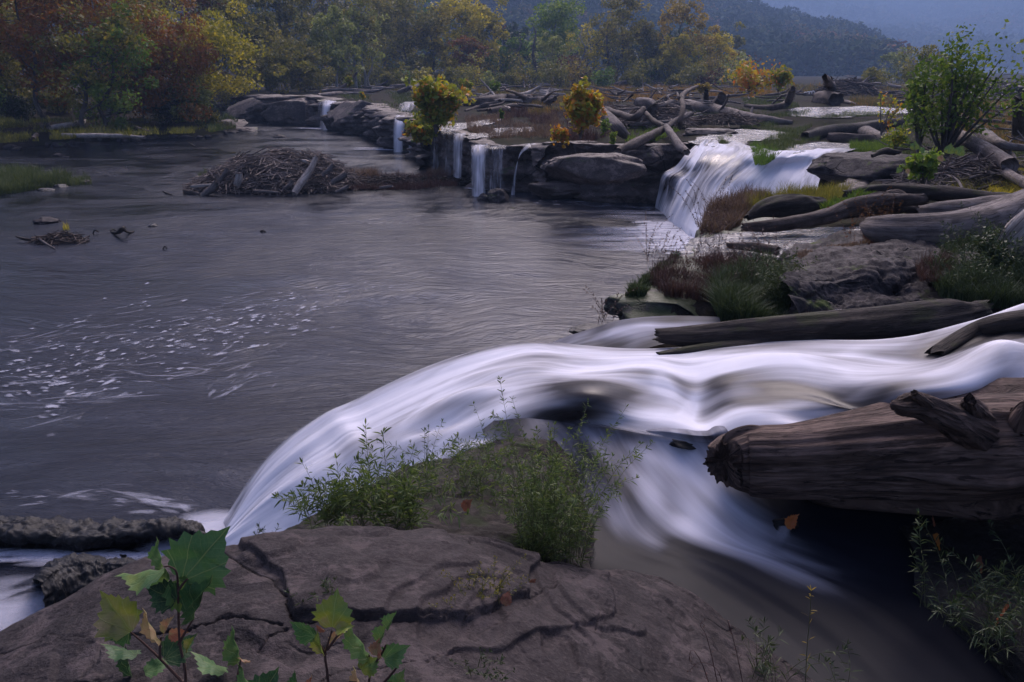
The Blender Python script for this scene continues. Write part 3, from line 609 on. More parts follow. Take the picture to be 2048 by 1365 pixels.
def band(pts, n, sp, L, W, al, spread=1.):
    c = spl(pts, 200)
    for _ in range(n):
        i = RS.randint(0, 199); g_ = RS.randn(); px = c[i, 0]+RS.randn()*25; py = c[i, 1]+g_*c[i, 2]*spread
        tx, ty = c[i+1, :2]-c[i, :2]; wa = P(px, py, 0); wb = P(px+tx*5, py+ty*5, 0); an = math.atan2(wb[1]-wa[1], wb[0]-wa[0])
        s = RS.uniform(.25, 1.25)**1.8
        it.append((px, py, L*s*RS.uniform(.6, 1.2), W*s*1.2, an+RS.randn()*.25, al*RS.uniform(.08, .6)))
band([(20, 730, 35), (130, 740, 45), (250, 700, 45), (380, 672, 26), (520, 640, 22), (640, 605, 20)], 620, 1, .15, .07, .8)
band([(0, 690, 20), (150, 660, 24), (350, 630, 22), (550, 595, 14), (750, 565, 8)], 260, 1, .4, .03, .4)
band([(640, 600, 10), (740, 575, 8), (830, 566, 8)], 130, 1, .12, .03, .5)
band([(200, 740, 14), (300, 745, 12), (420, 735, 10), (560, 690, 20)], 60, 1, .5, .04, .35)
band([(0, 800, 30), (120, 790, 18), (260, 780, 12)], 60, 1, .5, .04, .35)
band([(430, 800, 10), (500, 755, 12), (560, 735, 8)], 45, 1, .35, .05, .4)
band([(20, 995, 6), (150, 985, 9), (300, 1000, 9), (380, 1015, 6)], 60, 1, .35, .05, .4)
band([(1060, 402, 3), (1150, 408, 4), (1280, 412, 4), (1300, 420, 4)], 110, 1, .3, .1, .55)
band([(900, 540, 14), (1000, 560, 14), (1100, 590, 12)], 30, 1, .8, .03, .2)
flecks(it, 'river_foam')
it = []
for k in range(60):   # broad pale outflow below the falls
    px, py = RS.uniform(1180, 1400), RS.uniform(420, 500)
    it.append((px, py, RS.uniform(1.2, 3.5), RS.uniform(.2, .7), RS.uniform(-.12, .12), .22*(px-1120)/260))
for (px, py, n, sx, sy, L) in ((810, 297, 14, 22, 2, 2.4), (770, 296, 8, 26, 2, 3), (660, 256, 10, 22, 1.6, 4), (958, 376, 9, 12, 3, .9), (1020, 376, 6, 30, 2, 1.2), (925, 340, 5, 8, 3, .8), (1340, 442, 40, 26, 12, 1.6), (1370, 470, 40, 26, 16, 1.5)):
    for k in range(n): it.append((px+RS.randn()*sx, py+abs(RS.randn())*sy, L*RS.uniform(.5, 1.2), L*.3*RS.uniform(.5, 1), RS.uniform(-.1, .1), .5))
flecks(it, 'falls_foam', z=.03)
it = []
for k in range(34): it.append((420+RS.randn()*22-abs(RS.randn())*14, 1085+RS.randn()*14, RS.uniform(.4, .9), RS.uniform(.25, .5), RS.uniform(-.4, .6), .55))
for k in range(40): it.append((RS.uniform(-60, 380), 1112+RS.randn()*5, RS.uniform(.4, .9), RS.uniform(.05, .16), RS.uniform(-.1, .2), .35))
for k in range(40): it.append((RS.uniform(-60, 190), 1235+RS.randn()*22, RS.uniform(.3, .8), RS.uniform(.12, .35), RS.uniform(-.1, .9), .22))
flecks(it, 'chute_foam', z=.05)

# ================================================================ foreground rocks
def rockgrid(rows, nr, nc, name, mat, label=None, cat=None, kind=None, amp=.02, terr_a=.02, seed=0, cracks=(), steps_=(), sc=1., group=None, zf=1., chip=0):
    C = wctrl(rows); g = loft(C, nr, nc)[..., :3]; n = normals(g)
    px, py = project(g)
    h = amp*fbm(g*1.6*sc, 5, seed)+terr_a*terr(fbm(g*np.array([1, 1, 2.5])*1.3*sc, 3, seed+3), 3, 7)+amp*.25*fbm(g*9*sc, 4, seed+6)
    for pl, wd, dp in cracks:
        pl = np.array(pl, float); jit = fbm(g*9, 5, seed+11, .65)*14
        d, _ = segd(px+jit, py+jit*.7, pl); wv_ = wd*np.clip(.8+1.1*fbm(g*4, 3, seed+19), .25, 2); h = h-dp*np.exp(-(d/wv_)**2)*np.clip(.75+.9*fbm(g*2.2, 2, seed+23), .1, 1.3)
    for poly, dz, soft in steps_:
        pl = np.array(poly+[poly[0]], float); jit = fbm(g*5, 3, seed+12)*10
        d, _ = segd(px+jit, py+jit, pl); s = np.where(inpoly(px+jit, py+jit, pl), d, -d); h = h+dz*sst(-soft, soft, s)
    if chip: h = h+chip*terr(fbm(g*np.array([3.2, 3.2, 6])*sc, 4, seed+31), 2, 18)+chip*.5*terr(fbm(g*7*sc, 4, seed+33), 2, 14)
    g = g+n*h[..., None]
    return mk(name, g.reshape(-1, 3), gridq(nr, nc), mat=mat, label=label, cat=cat, kind=kind, group=group)
ex = [-260, -60, 100, 230, 330, 430, 560, 700, 850, 990, 1090, 1180, 1280, 1370, 1480, 1600, 1720]
ey = [1400, 1305, 1224, 1150, 1112, 1103, 1085, 1072, 1072, 1088, 1118, 1134, 1140, 1185, 1265, 1345, 1440]
ez = [2.25, 2.3, 2.35, 2.42, 2.45, 2.48, 2.5, 2.5, 2.46, 2.38, 2.28, 2.2, 2.08, 2.0, 1.93, 1.87, 1.83]
bz_ = [2.4, 2.5, 2.58, 2.62, 2.66, 2.68, 2.68, 2.66, 2.62, 2.58, 2.54, 2.5, 2.42, 2.32, 2.2, 2.05, 1.9]
rows = []
for t in (0, .12, .25, .4, .6, .8, 1.):
    rows.append([(x+(max(-500, min(2100, 700+(x-700)*1.15))-x)*t, y+(1620-y)*t, a+(b-a)*(t**.8)+.05*sin(pi*min(1, t*2.2))) for x, y, a, b in zip(ex, ey, ez, bz_)])
e0 = rows[0]; w0 = [P(*p) for p in e0]
def back(p, dy, dz, dx=0):
    q_ = P(*p)+np.array([dx, dy, dz]); a, b = project(q_); return (float(a), float(b), float(q_[2]))
rows = [[back(p, .25, -1.6, -.1) for p in e0], [back(p, .17, -.6, -.05) for p in e0], [back(p, .09, -.14) for p in e0]]+rows
crk = [([(425, 1095), (480, 1130), (545, 1160), (570, 1185), (575, 1225), (600, 1240)], 6, .03), ([(600, 1240), (700, 1236), (820, 1228), (930, 1222), (1040, 1190)], 8, .035),
       ([(1222, 1160), (1226, 1190), (1212, 1225), (1190, 1250)], 4, .02), ([(400, 1245), (470, 1228), (560, 1240)], 6, .025), ([(150, 1285), (240, 1275), (340, 1262), (400, 1245)], 6, .03),
       ([(500, 1300), (530, 1270), (570, 1250)], 5, .02), ([(1320, 1222), (1350, 1232), (1390, 1252)], 5, .02),
       ([(0, 1310), (120, 1290), (200, 1300)], 5, .025), ([(640, 1365), (700, 1330), (800, 1320), (920, 1290)], 5, .02), ([(1040, 1190), (1130, 1165), (1200, 1150)], 7, .03)]
stp = [([(430, 1060), (560, 1150), (590, 1232), (760, 1232), (940, 1222), (1050, 1180), (1090, 1080), (800, 1000)], .03, 3), ([(150, 1400), (430, 1270), (520, 1300), (700, 1400)], .02, 3), ([(1110, 1180), (1225, 1150), (1230, 1230), (1000, 1290), (900, 1290)], .015, 3)]
rockgrid(rows, 420, 760, 'foreground_boulder', R_near, 'large purple brown sandstone slab with cracks filling the bottom of the view', 'rock', chip=.007, amp=.022, terr_a=.045, seed=3, cracks=[(a, b*.3, c*.6) for a, b, c in crk], steps_=stp)
# damp ledge under the near weeds
L0 = [[(480, 1120, .4), (600, 1045, .9), (730, 975, 1.3), (860, 915, 1.5), (960, 880, 1.6), (1060, 850, 1.7), (1150, 850, 1.8), (1210, 880, 1.7)],
      [(520, 1110, 1.9), (625, 1055, 2.02), (745, 1005, 2.06), (870, 955, 2.04), (965, 915, 2.03), (1050, 885, 2.02), (1130, 900, 1.97), (1180, 960, 1.85)],
      [(540, 1100, 2.3), (640, 1065, 2.2), (760, 1025, 2.14), (880, 985, 2.1), (975, 950, 2.06), (1060, 930, 2.03), (1130, 960, 2.0), (1185, 1040, 1.88)],
      [(560, 1095, 2.4), (660, 1075, 2.36), (770, 1055, 2.28), (880, 1030, 2.22), (980, 1010, 2.16), (1070, 1010, 2.1), (1135, 1050, 2.06), (1180, 1100, 1.93)],
      [(580, 1110, 2.45), (680, 1100, 2.42), (790, 1095, 2.38), (890, 1090, 2.32), (990, 1085, 2.26), (1080, 1100, 2.2), (1140, 1120, 2.1), (1185, 1140, 2.0)],
      [(600, 1160, 2.2), (700, 1160, 2.2), (800, 1160, 2.2), (900, 1160, 2.15), (1000, 1160, 2.1), (1090, 1165, 2.0), (1150, 1165, 2.0), (1190, 1160, 1.9)]]
rockgrid(L0, 140, 240, 'damp_rock_ledge', R_ledge, 'damp black ledge under the weeds between cascade and sandstone slab', 'rock', amp=.03, terr_a=.03, seed=5, sc=1.6)
# boulders by stacked rings
def boulder(name, c, sx, sy, sz, mat, label, seed=0, group=None, tilt=0, n=40, a=.22, flat=0., cat='rock', sc=1.):
    """lumpy angular rock around world centre c"""
    th = np.linspace(0, pi, n); ph = np.linspace(0, 2*pi, n*2, endpoint=False); T_, F_ = np.meshgrid(th, ph, indexing='ij')
    d = np.stack([np.sin(T_)*np.cos(F_), np.sin(T_)*np.sin(F_), np.cos(T_)], -1)
    r = 1+a*fbm(d*1.3+seed*3.1, 3, seed)+a*.6*terr(fbm(d*2.2+seed, 3, seed+1), 3, 6)+.04*fbm(d*8, 3, seed+2)
    rs = np.random.RandomState(seed+5)
    for _ in range(7):  # plane cuts
        pn = rs.randn(3); pn /= np.linalg.norm(pn); o = rs.uniform(.72, .95); dn = d@pn
        r = np.minimum(r, np.where(dn > .05, o/np.maximum(dn, .05), 9))
    if flat: r = np.minimum(r, np.where(d[..., 2] > .05, flat/np.maximum(d[..., 2], .05)*(1+.08*fbm(d*5, 3, seed)), 9))
    v = d*r[..., None]*np.array([sx, sy, sz])
    ct, st = cos(tilt), sin(tilt); v = np.stack([v[..., 0]*ct-v[..., 2]*st, v[..., 1], v[..., 0]*st+v[..., 2]*ct], -1)
    return mk(name, (v+np.asarray(c)).reshape(-1, 3), gridq(n, n*2, True)[:, ::-1], mat=mat, label=label, cat=cat, group=group)
def bpx(name, px, py, z, wpx, hpx, mat, label, depth=1., **k):
    c = P(px, py, z); m_ = mpp(c); return boulder(name, c, wpx*m_/2, wpx*m_/2*depth, hpx*m_/2, mat, label, **k)
bpx('river_rock', 997, 402, .0, 46, 44, R_mid, 'grey angular rock in the pool, right of its smaller twin', seed=2, tilt=.3)
bpx('river_rock', 967, 401, -.02, 26, 26, R_mid, 'smaller grey rock leaning against the angular rock in the pool', seed=4)
bpx('river_rock', 1022, 420, -.06, 24, 12, R_mid, 'low dark stone barely above water below the angular rock', seed=6)
bpx('river_rock', 944, 396, -.03, 14, 7, R_mid, 'tiny stone left of the two grey rocks in the pool', seed=7)
bpx('river_rock', 95, 445, .0, 40, 20, R_mid, 'pale rounded rock alone in water above the stick clump', seed=8)
bpx('river_rock', 306, 455, -.02, 20, 10, R_wet, 'small dark stone in open water right of the forked snag', seed=9)
bpx('river_rock', 118, 312, -.02, 22, 8, R_mid, 'flat stone in still water near the left bank grass', seed=10)
bpx('river_rock', 132, 316, -.03, 14, 5, R_mid, 'thin stone touching the flat stone near the left bank', seed=11)
bpx('river_rock', 168, 367, -.0, 22, 12, R_mid, 'pale stone at the right tip of the grassy islet', seed=12)
bpx('river_rock', 90, 382, -.02, 30, 9, R_wet, 'dark flat stone in front of the grassy islet', seed=13)
bpx('river_rock', 122, 375, -.02, 24, 10, R_wet, 'dark stone between flat stone and pale stone at grassy islet', seed=14)
bpx('river_rock', 560, 275, .0, 26, 9, R_mid, 'low brown stone in mid river left of the far fall', seed=15)
# shoreline rock, far left point
bpx('shore_boulder', 455, 252, .2, 72, 34, R_cliff, 'pale flat boulder at the tip of the wooded left bank', seed=20, flat=.6)
bpx('shore_boulder', 420, 262, .1, 60, 18, R_cliff, 'low rock shelf behind the pale boulder on left bank', seed=21, flat=.7)
bpx('shore_boulder', 488, 262, .0, 50, 16, R_cliff, 'brown low rock running into the river beside pale boulder', seed=22, flat=.7)
for i in range(34):
    t = RS.uniform(0, 1); px = 470-t*500; j = np.interp(px, [-40, 0, 100, 200, 300, 400, 470], [304, 300, 291, 284, 279, 275, 266])
    bpx('shore_stone', px, j+RS.uniform(-5, 3), .03, RS.uniform(8, 24), RS.uniform(6, 12), R_mid, 'dark stone among many lining the foot of the left bank', seed=30+i, group='stones along the foot of the left bank', n=14)
# black wet rocks low in the pool, bottom left
def wetrock(rows, label, seed, sc=2.): rockgrid(rows, 90, 220, 'wet_black_rock', R_wet, label, 'rock', amp=.07, terr_a=.05, seed=seed, sc=sc)
wetrock([[(x, y-2, -.3) for x, y in zip((-150, -40, 60, 160, 260, 340, 400, 430), (1040, 1035, 1042, 1050, 1046, 1040, 1055, 1075))],
         [(x, y, .12) for x, y in zip((-150, -40, 60, 160, 260, 340, 395, 420), (1034, 1034, 1044, 1050, 1042, 1038, 1050, 1070))],
         [(x, y, .22) for x, y in zip((-150, -40, 60, 160, 260, 340, 390, 415), (1044, 1044, 1052, 1062, 1052, 1046, 1056, 1072))],
         [(x, y, .16) for x, y in zip((-150, -40, 60, 160, 260, 340, 385, 410), (1080, 1078, 1082, 1084, 1078, 1070, 1070, 1078))],
         [(x, y, -.3) for x, y in zip((-150, -40, 60, 160, 260, 340, 380, 400), (1130, 1130, 1130, 1130, 1120, 1105, 1092, 1088))]], 'long black wet rock bar rising from pool left of the cascade foot', 3)
wetrock([[(x, y-4, -.3) for x, y in zip((60, 110, 160, 210, 250, 290), (1160, 1130, 1118, 1115, 1118, 1130))],
         [(x, y, .3) for x, y in zip((70, 115, 165, 212, 252, 285), (1165, 1134, 1120, 1120, 1122, 1135))],
         [(x, y, .36) for x, y in zip((80, 120, 170, 215, 255, 285), (1180, 1150, 1136, 1134, 1140, 1150))],
         [(x, y, .2) for x, y in zip((90, 130, 175, 220, 255, 285), (1225, 1200, 1190, 1180, 1170, 1165))],
         [(x, y, -.3) for x, y in zip((100, 140, 180, 225, 260, 290), (1280, 1260, 1240, 1225, 1200, 1180))]], 'black mossy rock lump between foam channel and sandstone slab', 6)
# mid right boulders
MR = [[(1545, 560, 2.1), (1575, 505, 2.15), (1660, 478, 2.2), (1780, 470, 2.2), (1900, 465, 2.25), (2100, 470, 2.2)],
      [(1560, 555, 2.22), (1592, 512, 2.32), (1670, 494, 2.36), (1780, 488, 2.42), (1890, 490, 2.4), (2100, 500, 2.35)],
      [(1568, 575, 2.38), (1610, 530, 2.45), (1690, 512, 2.48), (1790, 508, 2.5), (1890, 515, 2.46), (2100, 520, 2.4)],
      [(1572, 600, 2.3), (1620, 560, 2.42), (1700, 550, 2.44), (1790, 545, 2.46), (1890, 550, 2.4), (2100, 555, 2.35)],
      [(1578, 625, 2.22), (1630, 590, 2.32), (1710, 582, 2.32), (1800, 582, 2.34), (1890, 580, 2.34), (2100, 590, 2.3)],
      [(1580, 650, 2.05), (1640, 645, 2.1), (1720, 632, 2.16), (1800, 620, 2.2), (1890, 612, 2.24), (2100, 620, 2.2)],
      [(1580, 665, 1.8), (1640, 670, 1.8), (1720, 665, 1.8), (1800, 660, 1.8), (1890, 655, 1.8), (2100, 660, 1.8)]]
rockgrid(MR, 150, 260, 'layered_boulder', R_mid, 'broad dark layered boulder in front of the big grey log', 'rock', amp=.05, chip=.015, terr_a=.07, seed=14, sc=1.3,
         cracks=[([(1570, 595), (1640, 600), (1720, 590), (1800, 575)], 7, .05), ([(1800, 575), (1850, 545), (1880, 520)], 6, .05), ([(1760, 545), (1765, 580), (1755, 600)], 4, .04)])
bpx('dark_rock', 1625, 625, 2.15, 90, 60, R_mid, 'blocky dark rock at the boulder foot beside green grass', seed=41, flat=.6)
bpx('mossy_rock', 1290, 612, 2.0, 130, 60, R_moss, 'green mossy block at the corner of the wet shelf', seed=42, flat=.75, depth=.7)
bpx('mossy_rock', 1185, 662, 1.75, 80, 18, R_wet, 'low wet stone beside the little side cascade', seed=43)
bpx('flat_slab', 1740, 338, 2.05, 215, 74, R_mid, 'flat topped brown slab overhanging to the right of main falls', seed=44, flat=.62, depth=.9, n=60, a=.12)
bpx('mossy_rock', 1190, 850, 2.06, 110, 34, R_moss, 'small olive mossed hump where the stream splits', seed=45, flat=.7, depth=.8)
bpx('wet_rock', 1395, 882, 2.12, 110, 26, R_wet, 'thin black wet rim at the broken end of the giant log', seed=46, depth=.6)
bpx('river_rock', 1570, 1050, 1.9, 46, 22, R_wet, 'black stone under the little spout by the red leaf', seed=47)
# lower right bank under the log
LB = [[(1780, 1040, 1.7), (1850, 1020, 1.75), (1950, 1010, 1.8), (2150, 1000, 1.8)], [(1800, 1060, 1.88), (1870, 1050, 1.9), (1960, 1050, 1.92), (2150, 1040, 1.95)],
      [(1830, 1110, 1.9), (1890, 1105, 1.91), (1970, 1110, 1.94), (2150, 1110, 2.0)], [(1830, 1170, 1.87), (1900, 1165, 1.92), (1980, 1170, 1.97), (2150, 1180, 2.05)],
      [(1860, 1230, 1.8), (1930, 1240, 1.9), (2000, 1260, 1.97), (2150, 1290, 2.05)], [(1950, 1330, 1.7), (2010, 1370, 1.8), (2080, 1400, 1.9), (2200, 1440, 2.0)]]
rockgrid(LB, 90, 130, 'wet_shelf_rock', R_wet, 'black wet leaf littered shelf in the shade under the giant log', 'rock', amp=.012, terr_a=.012, seed=51, sc=2)
for i, (px, py, w_, h_, lb) in enumerate([(1190, 335, 190, 70, 'dark block of ledge under the orange sapling left of the falls'), (1290, 312, 120, 60, 'lit overhanging sandstone block below crossed logs'),
        (1420, 268, 110, 26, 'smooth low rock behind the crest of the main falls'), (1160, 300, 100, 46, 'blocky ledge rock directly under the orange sapling'), (1120, 380, 130, 36, 'black blocks at the foot of the undercut cliff')]):
    bpx('ledge_block', px, py, 1.55 if i != 2 else 1.95, w_, h_, R_cliff, lb, seed=60+i, flat=.7, depth=.6, n=46) if i != 4 else bpx('ledge_block', px, py, .3, w_, h_, R_cliff, lb, seed=60+i, flat=.8, depth=.4, n=46)
for i, (px, Yd, wm_, hm, lb) in enumerate([(590, 68, 6, 2.2, 'big rounded far outcrop left of the far left waterfall'), (510, 71, 5, 1.8, 'low far outcrop by the end of the wooded bank'), (725, 58, 5.2, 2.1, 'rounded outcrop between far fall and second fall'), (700, 60.5, 3.5, 1.6, 'dark outcrop touching the right of the far waterfall'), (782, 50, 2.6, 1.5, 'outcrop just left of the second waterfall'), (632, 65, 1.5, 1.8, 'narrow pillar left of the far waterfall')]):
    c = PY(px, Yd, .8); boulder('cliff_outcrop', c, wm_/2, wm_/2.6, hm*.62, R_cliff, lb, seed=80+i, a=.3, n=50)
# ================================================================ driftwood
def axis(pts, ground=True):
    out = []; rad = []
    for px, py, z, rp in pts:
        if isinstance(z, (int, float)):
            p = P(px, py, z)
        elif isinstance(z, tuple) and z[0] == 'Y': p = D(px, py, z[1])
        else:
            lift = z[1] if isinstance(z, tuple) else 0
            g = G(px, py+rp); r = rp*mpp(g); p = P(px, py, g[2]+r*.8+lift)
        out.append(p); rad.append(rp*mpp(p))
    return np.array(out), np.array(rad)
def tubes_mb(specs, k, m, rough, jag, seed, knots=0.):
    b = MB()
    for i, (pts, kk) in enumerate(specs):
        a, r = axis(pts); V, Q, T, uv = tube(a, r, kk or k, seed+i*7, rough, jag, m=m, knots=knots); b.add(V, Q, T, uv, tint=RS.uniform(0, .6))
    return b
def log(label, pts, mat, name='driftwood_log', cat='log', k=14, m=26, rough=.18, jag=.35, jagb=.6, seed=0, branches=(), group=None, knots=0., bname='branch', ragged=0):
    a, r = axis(pts)
    V, Q, T, uv = tube(a, r, k, seed, rough, jag, m=m, knots=knots, ragged=ragged)
    if not branches:
        return mk(name, V, Q, T, mat, label, cat, group, uv=uv, attrs={'tint': np.full(len(V), RS.uniform(0, .5))})
    org = a[0].copy(); org[2] = min(a[:, 2].min()-r.max(), a[0, 2])
    t = thing(name, org, label, cat, group)
    mk('trunk', V, Q, T, mat, parent=t, uv=uv, attrs={'tint': np.full(len(V), .2)})
    for i, bp in enumerate(branches):
        tubes_mb([(bp, None)], max(7, k//2), max(10, m//2), rough, jagb, seed+50+i).build(bname, mat, parent=t)
    return t
# giant foreground log
log('giant bark stripped grey brown log with a rotted broken end lying over the near stream',
    [(1443, 925, 2.22, 36), (1455, 920, 2.22, 48), (1485, 916, 2.22, 56), (1520, 916, 2.23, 62), (1600, 916, 2.26, 66), (1720, 908, 2.3, 75), (1850, 900, 2.36, 86), (1960, 892, 2.42, 92), (2060, 890, 2.46, 90), (2200, 900, 2.5, 108), (2400, 890, 2.6, 110), (2900, 880, 2.72, 112), (3300, 870, 2.8, 90)],
    woodmat('giant log wood', (.085, .055, .044), (.2, .137, .112), (.014, .009, .008), gr=.7), name='giant_log', k=160, m=300, rough=.26, jag=.1, ragged=.5, seed=4, knots=.9,
    branches=[[(1990, 885, 2.45, 40), (1930, 850, 2.62, 31), (1880, 828, 2.74, 24), (1840, 812, 2.8, 20), (1800, 812, 2.82, 15), (1784, 808, 2.82, 6)], [(1965, 850, 2.52, 30), (1944, 818, 2.7, 20), (1938, 800, 2.78, 9)],
              [(1870, 830, 2.7, 16), (1842, 800, 2.85, 11), (1828, 786, 2.9, 5)], [(2040, 850, 2.6, 24), (2052, 822, 2.7, 16), (2056, 808, 2.76, 7)]], bname='root_stub')
# dark mossy plank log
log('long dark rotten log with mossy top along the far side of near stream',
    [(1318, 672, 2.22, 13), (1390, 674, 2.24, 22), (1500, 668, 2.27, 30), (1640, 662, 2.3, 36), (1780, 655, 2.34, 40), (1900, 640, 2.38, 34), (1972, 622, 2.42, 16)], W_dark, name='rotten_log', k=60, m=90, rough=.16, jag=.6, seed=9,
    branches=[[(1312, 712, 2.16, 8), (1380, 706, 2.17, 14), (1480, 700, 2.18, 20), (1560, 695, 2.2, 16)]])
log('short dark slanting log end at the right frame edge', [(1690+180, 715, 2.4, 16), (1950, 668, 2.5, 18), (2010, 650, 2.6, 20), (2120, 640, 2.7, 24)], W_dark, name='rotten_log', k=24, m=30, seed=10, jag=.6)
log('smooth pale grey log, the thickest on the right, its rounded end above the layered boulder',
    [(1735, 452, 2.52, 15), (1765, 460, 2.52, 26), (1850, 462, 2.54, 32), (1930, 456, 2.58, 34), (2000, 440, 2.62, 36), (2070, 412, 2.7, 36), (2200, 375, 2.85, 38), (2500, 350, 2.95, 34), (2700, 345, 2.9, 20)], W_grey, k=48, m=80, rough=.12, jag=.2, seed=12)
log('grey split log lying directly behind the thickest pale log', [(1842, 422, 2.62, 9), (1880, 424, 2.64, 17), (1960, 418, 2.68, 19), (2060, 406, 2.72, 17), (2200, 398, 2.8, 18)], W_grey, k=30, m=50, rough=.2, jag=.5, seed=13)
log('knobbly pale root end leaning against the right frame edge', [(2010, 540, 2.4, 14), (2030, 500, 2.6, 22), (2050, 470, 2.75, 30), (2120, 430, 2.9, 40)], W_pale, name='driftwood_root', cat='driftwood', k=24, m=30, rough=.35, seed=14, knots=.5)
log('long crooked brown log crossing the wet shelf from the grass to the brown root mat', [(1484, 455, 2.28, 8), (1540, 452, 2.3, 13), (1600, 444, 2.33, 14), (1660, 432, 2.4, 15), (1700, 415, 2.48, 15), (1760, 403, 2.55, 14), (1850, 400, 2.55, 10)], W_brown, k=26, m=60, rough=.25, jag=.4, seed=15)
log('thick dark rotten stump chunk on the wet shelf above the crooked log', [(1494, 436, 2.32, 6), (1520, 420, 2.4, 16), (1560, 412, 2.42, 24), (1600, 408, 2.42, 22), (1640, 405, 2.42, 14)], W_dark, name='rotten_stump', cat='stump', k=30, m=40, rough=.4, jag=.4, seed=16, knots=.4)
log('dark trunk stretched behind the bright green herbs below the flat slab', [(1690, 390, 2.3, 8), (1740, 384, 2.35, 11), (1800, 384, 2.38, 13), (1880, 388, 2.4, 13), (1960, 394, 2.4, 12), (2020, 398, 2.4, 10)], W_dark, k=20, m=50, rough=.25, seed=17)
log('matted brown root mass between the herbs and the split grey log', [(1690, 425, 2.3, 12), (1740, 412, 2.35, 20), (1800, 408, 2.38, 20), (1850, 418, 2.38, 12)], W_brown, name='root_mass', cat='driftwood', k=26, m=34, rough=.5, seed=18, knots=.6)
log('short round branch lying in the bright water film of the wet shelf', [(1454, 491, 2.24, 6), (1500, 494, 2.24, 8), (1556, 502, 2.24, 9)], W_brown, name='driftwood_branch', cat='branch', k=16, m=20, rough=.15, seed=19)
# right middle
log('bleached log sloping down to the right below the green shrub', [(1880, 255, 2.75, 10), (1930, 278, 2.7, 12), (1980, 305, 2.6, 12), (2020, 330, 2.5, 13)], W_grey, k=16, m=30, seed=20)
log('grey forked root log reaching to the right frame edge under the green shrub', [(1965, 270, 2.7, 13), (2000, 288, 2.66, 8), (2040, 296, 2.6, 6), (2100, 300, 2.6, 5)], W_grey, k=12, m=24, seed=21, branches=[[(1990, 284, 2.66, 5), (2020, 305, 2.5, 4), (2030, 320, 2.4, 3)]])
log('short brown mossy root lump right of the big leaf sapling', [(1895, 342, 2.3, 10), (1930, 330, 2.35, 15), (1970, 322, 2.4, 14), (1985, 318, 2.4, 8)], W_brown, name='driftwood_root', cat='driftwood', k=20, m=24, rough=.5, seed=22, knots=.5)
log('broken pale log chunk standing on its side behind the yellow green herbs', [(1728, 262, None, 10), (1750, 272, None, 10), (1775, 278, None, 7)], W_grey, k=14, m=14, seed=23)
log('thick light log lying left of the yellow herbs by the bright crest water', [(1658, 277, None, 9), (1700, 279, None, 9), (1745, 280, None, 9), (1790, 270, None, 8)], W_brown, k=16, m=24, rough=.3, seed=24)
log('long dark trunk behind the crest of the falls, pointing at the green shrub', [(1610, 272, None, 8), (1660, 262, None, 10), (1720, 256, None, 10), (1790, 246, None, 9), (1850, 240, None, 8)], W_dark, k=16, m=36, seed=25)
log('small dark curved bark piece on top of the flat slab', [(1744, 312, 2.56, 3), (1770, 303, 2.6, 7), (1800, 306, 2.58, 4)], W_dark, name='bark_piece', cat='bark', k=12, m=14, rough=.4, seed=26)
log('thick brown log end at right edge below the far piles', [(2000, 190, None, 8), (2022, 184, None, 9), (2040, 182, None, 8)], W_pale, k=14, m=12, seed=27)
log('dark upright post like trunk at the right frame edge', [(2040, 270, 2.2, 12), (2040, 230, 2.9, 11), (2042, 190, 3.5, 10)], W_bark, name='dead_tree', cat='dead tree', k=16, m=24, seed=28)
log('grey slanting log pair under weeds at right edge', [(1975, 310, 2.4, 6), (2010, 345, 2.35, 8), (2060, 372, 2.3, 9)], W_grey, k=12, m=20, seed=29)
log('thin pale branch leaning right of the shaded weeds', [(2004, 534, 2.4, 4), (2030, 544, 2.4, 4), (2070, 560, 2.4, 5)], W_brown, name='driftwood_branch', cat='branch', k=8, m=12, seed=30)
# by the falls crest
log('long bleached trunk running down to the right behind the falls crest', [(1366, 208, None, 9), (1400, 214, None, 10), (1440, 222, None, 10), (1480, 232, None, 9), (1530, 240, None, 8), (1585, 246, None, 4)], W_grey, k=18, m=50, rough=.12, seed=31, branches=[[(1440, 222, ('g', .1), 3), (1452, 205, ('g', .6), 2), (1457, 190, ('g', .9), 1.5)], [(1500, 236, ('g', .1), 3), (1505, 215, ('g', .5), 2)]])
log('dark short upright stub standing in front of the bleached trunk', [(1411, 212, None, 5), (1412, 198, ('g', .5), 5), (1413, 184, ('g', 1.0), 4)], W_dark, name='dead_stub', cat='stump', k=12, m=12, seed=32)
log('stout sawn looking brown log end facing the camera beside the dark stub', [(1430, 212, None, 10), (1438, 203, ('g', .25), 10), (1444, 194, ('g', .5), 8)], W_brown, k=18, m=12, jag=.1, seed=33)
log('curved brown log with upturned root beside the bright far pond', [(1492, 212, None, 4), (1530, 216, None, 5), (1560, 214, None, 6), (1575, 205, ('g', .15), 7), (1582, 190, ('g', .6), 7), (1586, 178, ('g', 1.0), 5)], W_brown, k=14, m=36, seed=34, branches=[[(1545, 208, ('g', .2), 2), (1560, 195, ('g', .6), 1.6), (1582, 184, ('g', .9), 1.2)]])
log('massive hollow looking weathered stump beside the white rings', [(1636, 195, None, 11), (1655, 196, None, 12), (1676, 200, None, 13)], W_brown, name='weathered_stump', cat='stump', k=24, m=16, rough=.3, seed=35)
log('thin log trailing right from the weathered stump', [(1676, 200, None, 3), (1700, 206, None, 3), (1712, 209, None, 2)], W_grey, name='driftwood_branch', cat='branch', k=8, m=10, seed=36)
log('jagged upright root plate at left end of the far pile', [(1668, 180, None, 9), (1658, 168, ('g', .8), 7), (1650, 155, ('g', 1.6), 5)], W_brown, name='upturned_root', cat='root', k=16, m=20, rough=.5, seed=37, branches=[[(1662, 172, ('g', .8), 4), (1664, 160, ('g', 1.5), 2), (1662, 153, ('g', 1.9), 1)]])
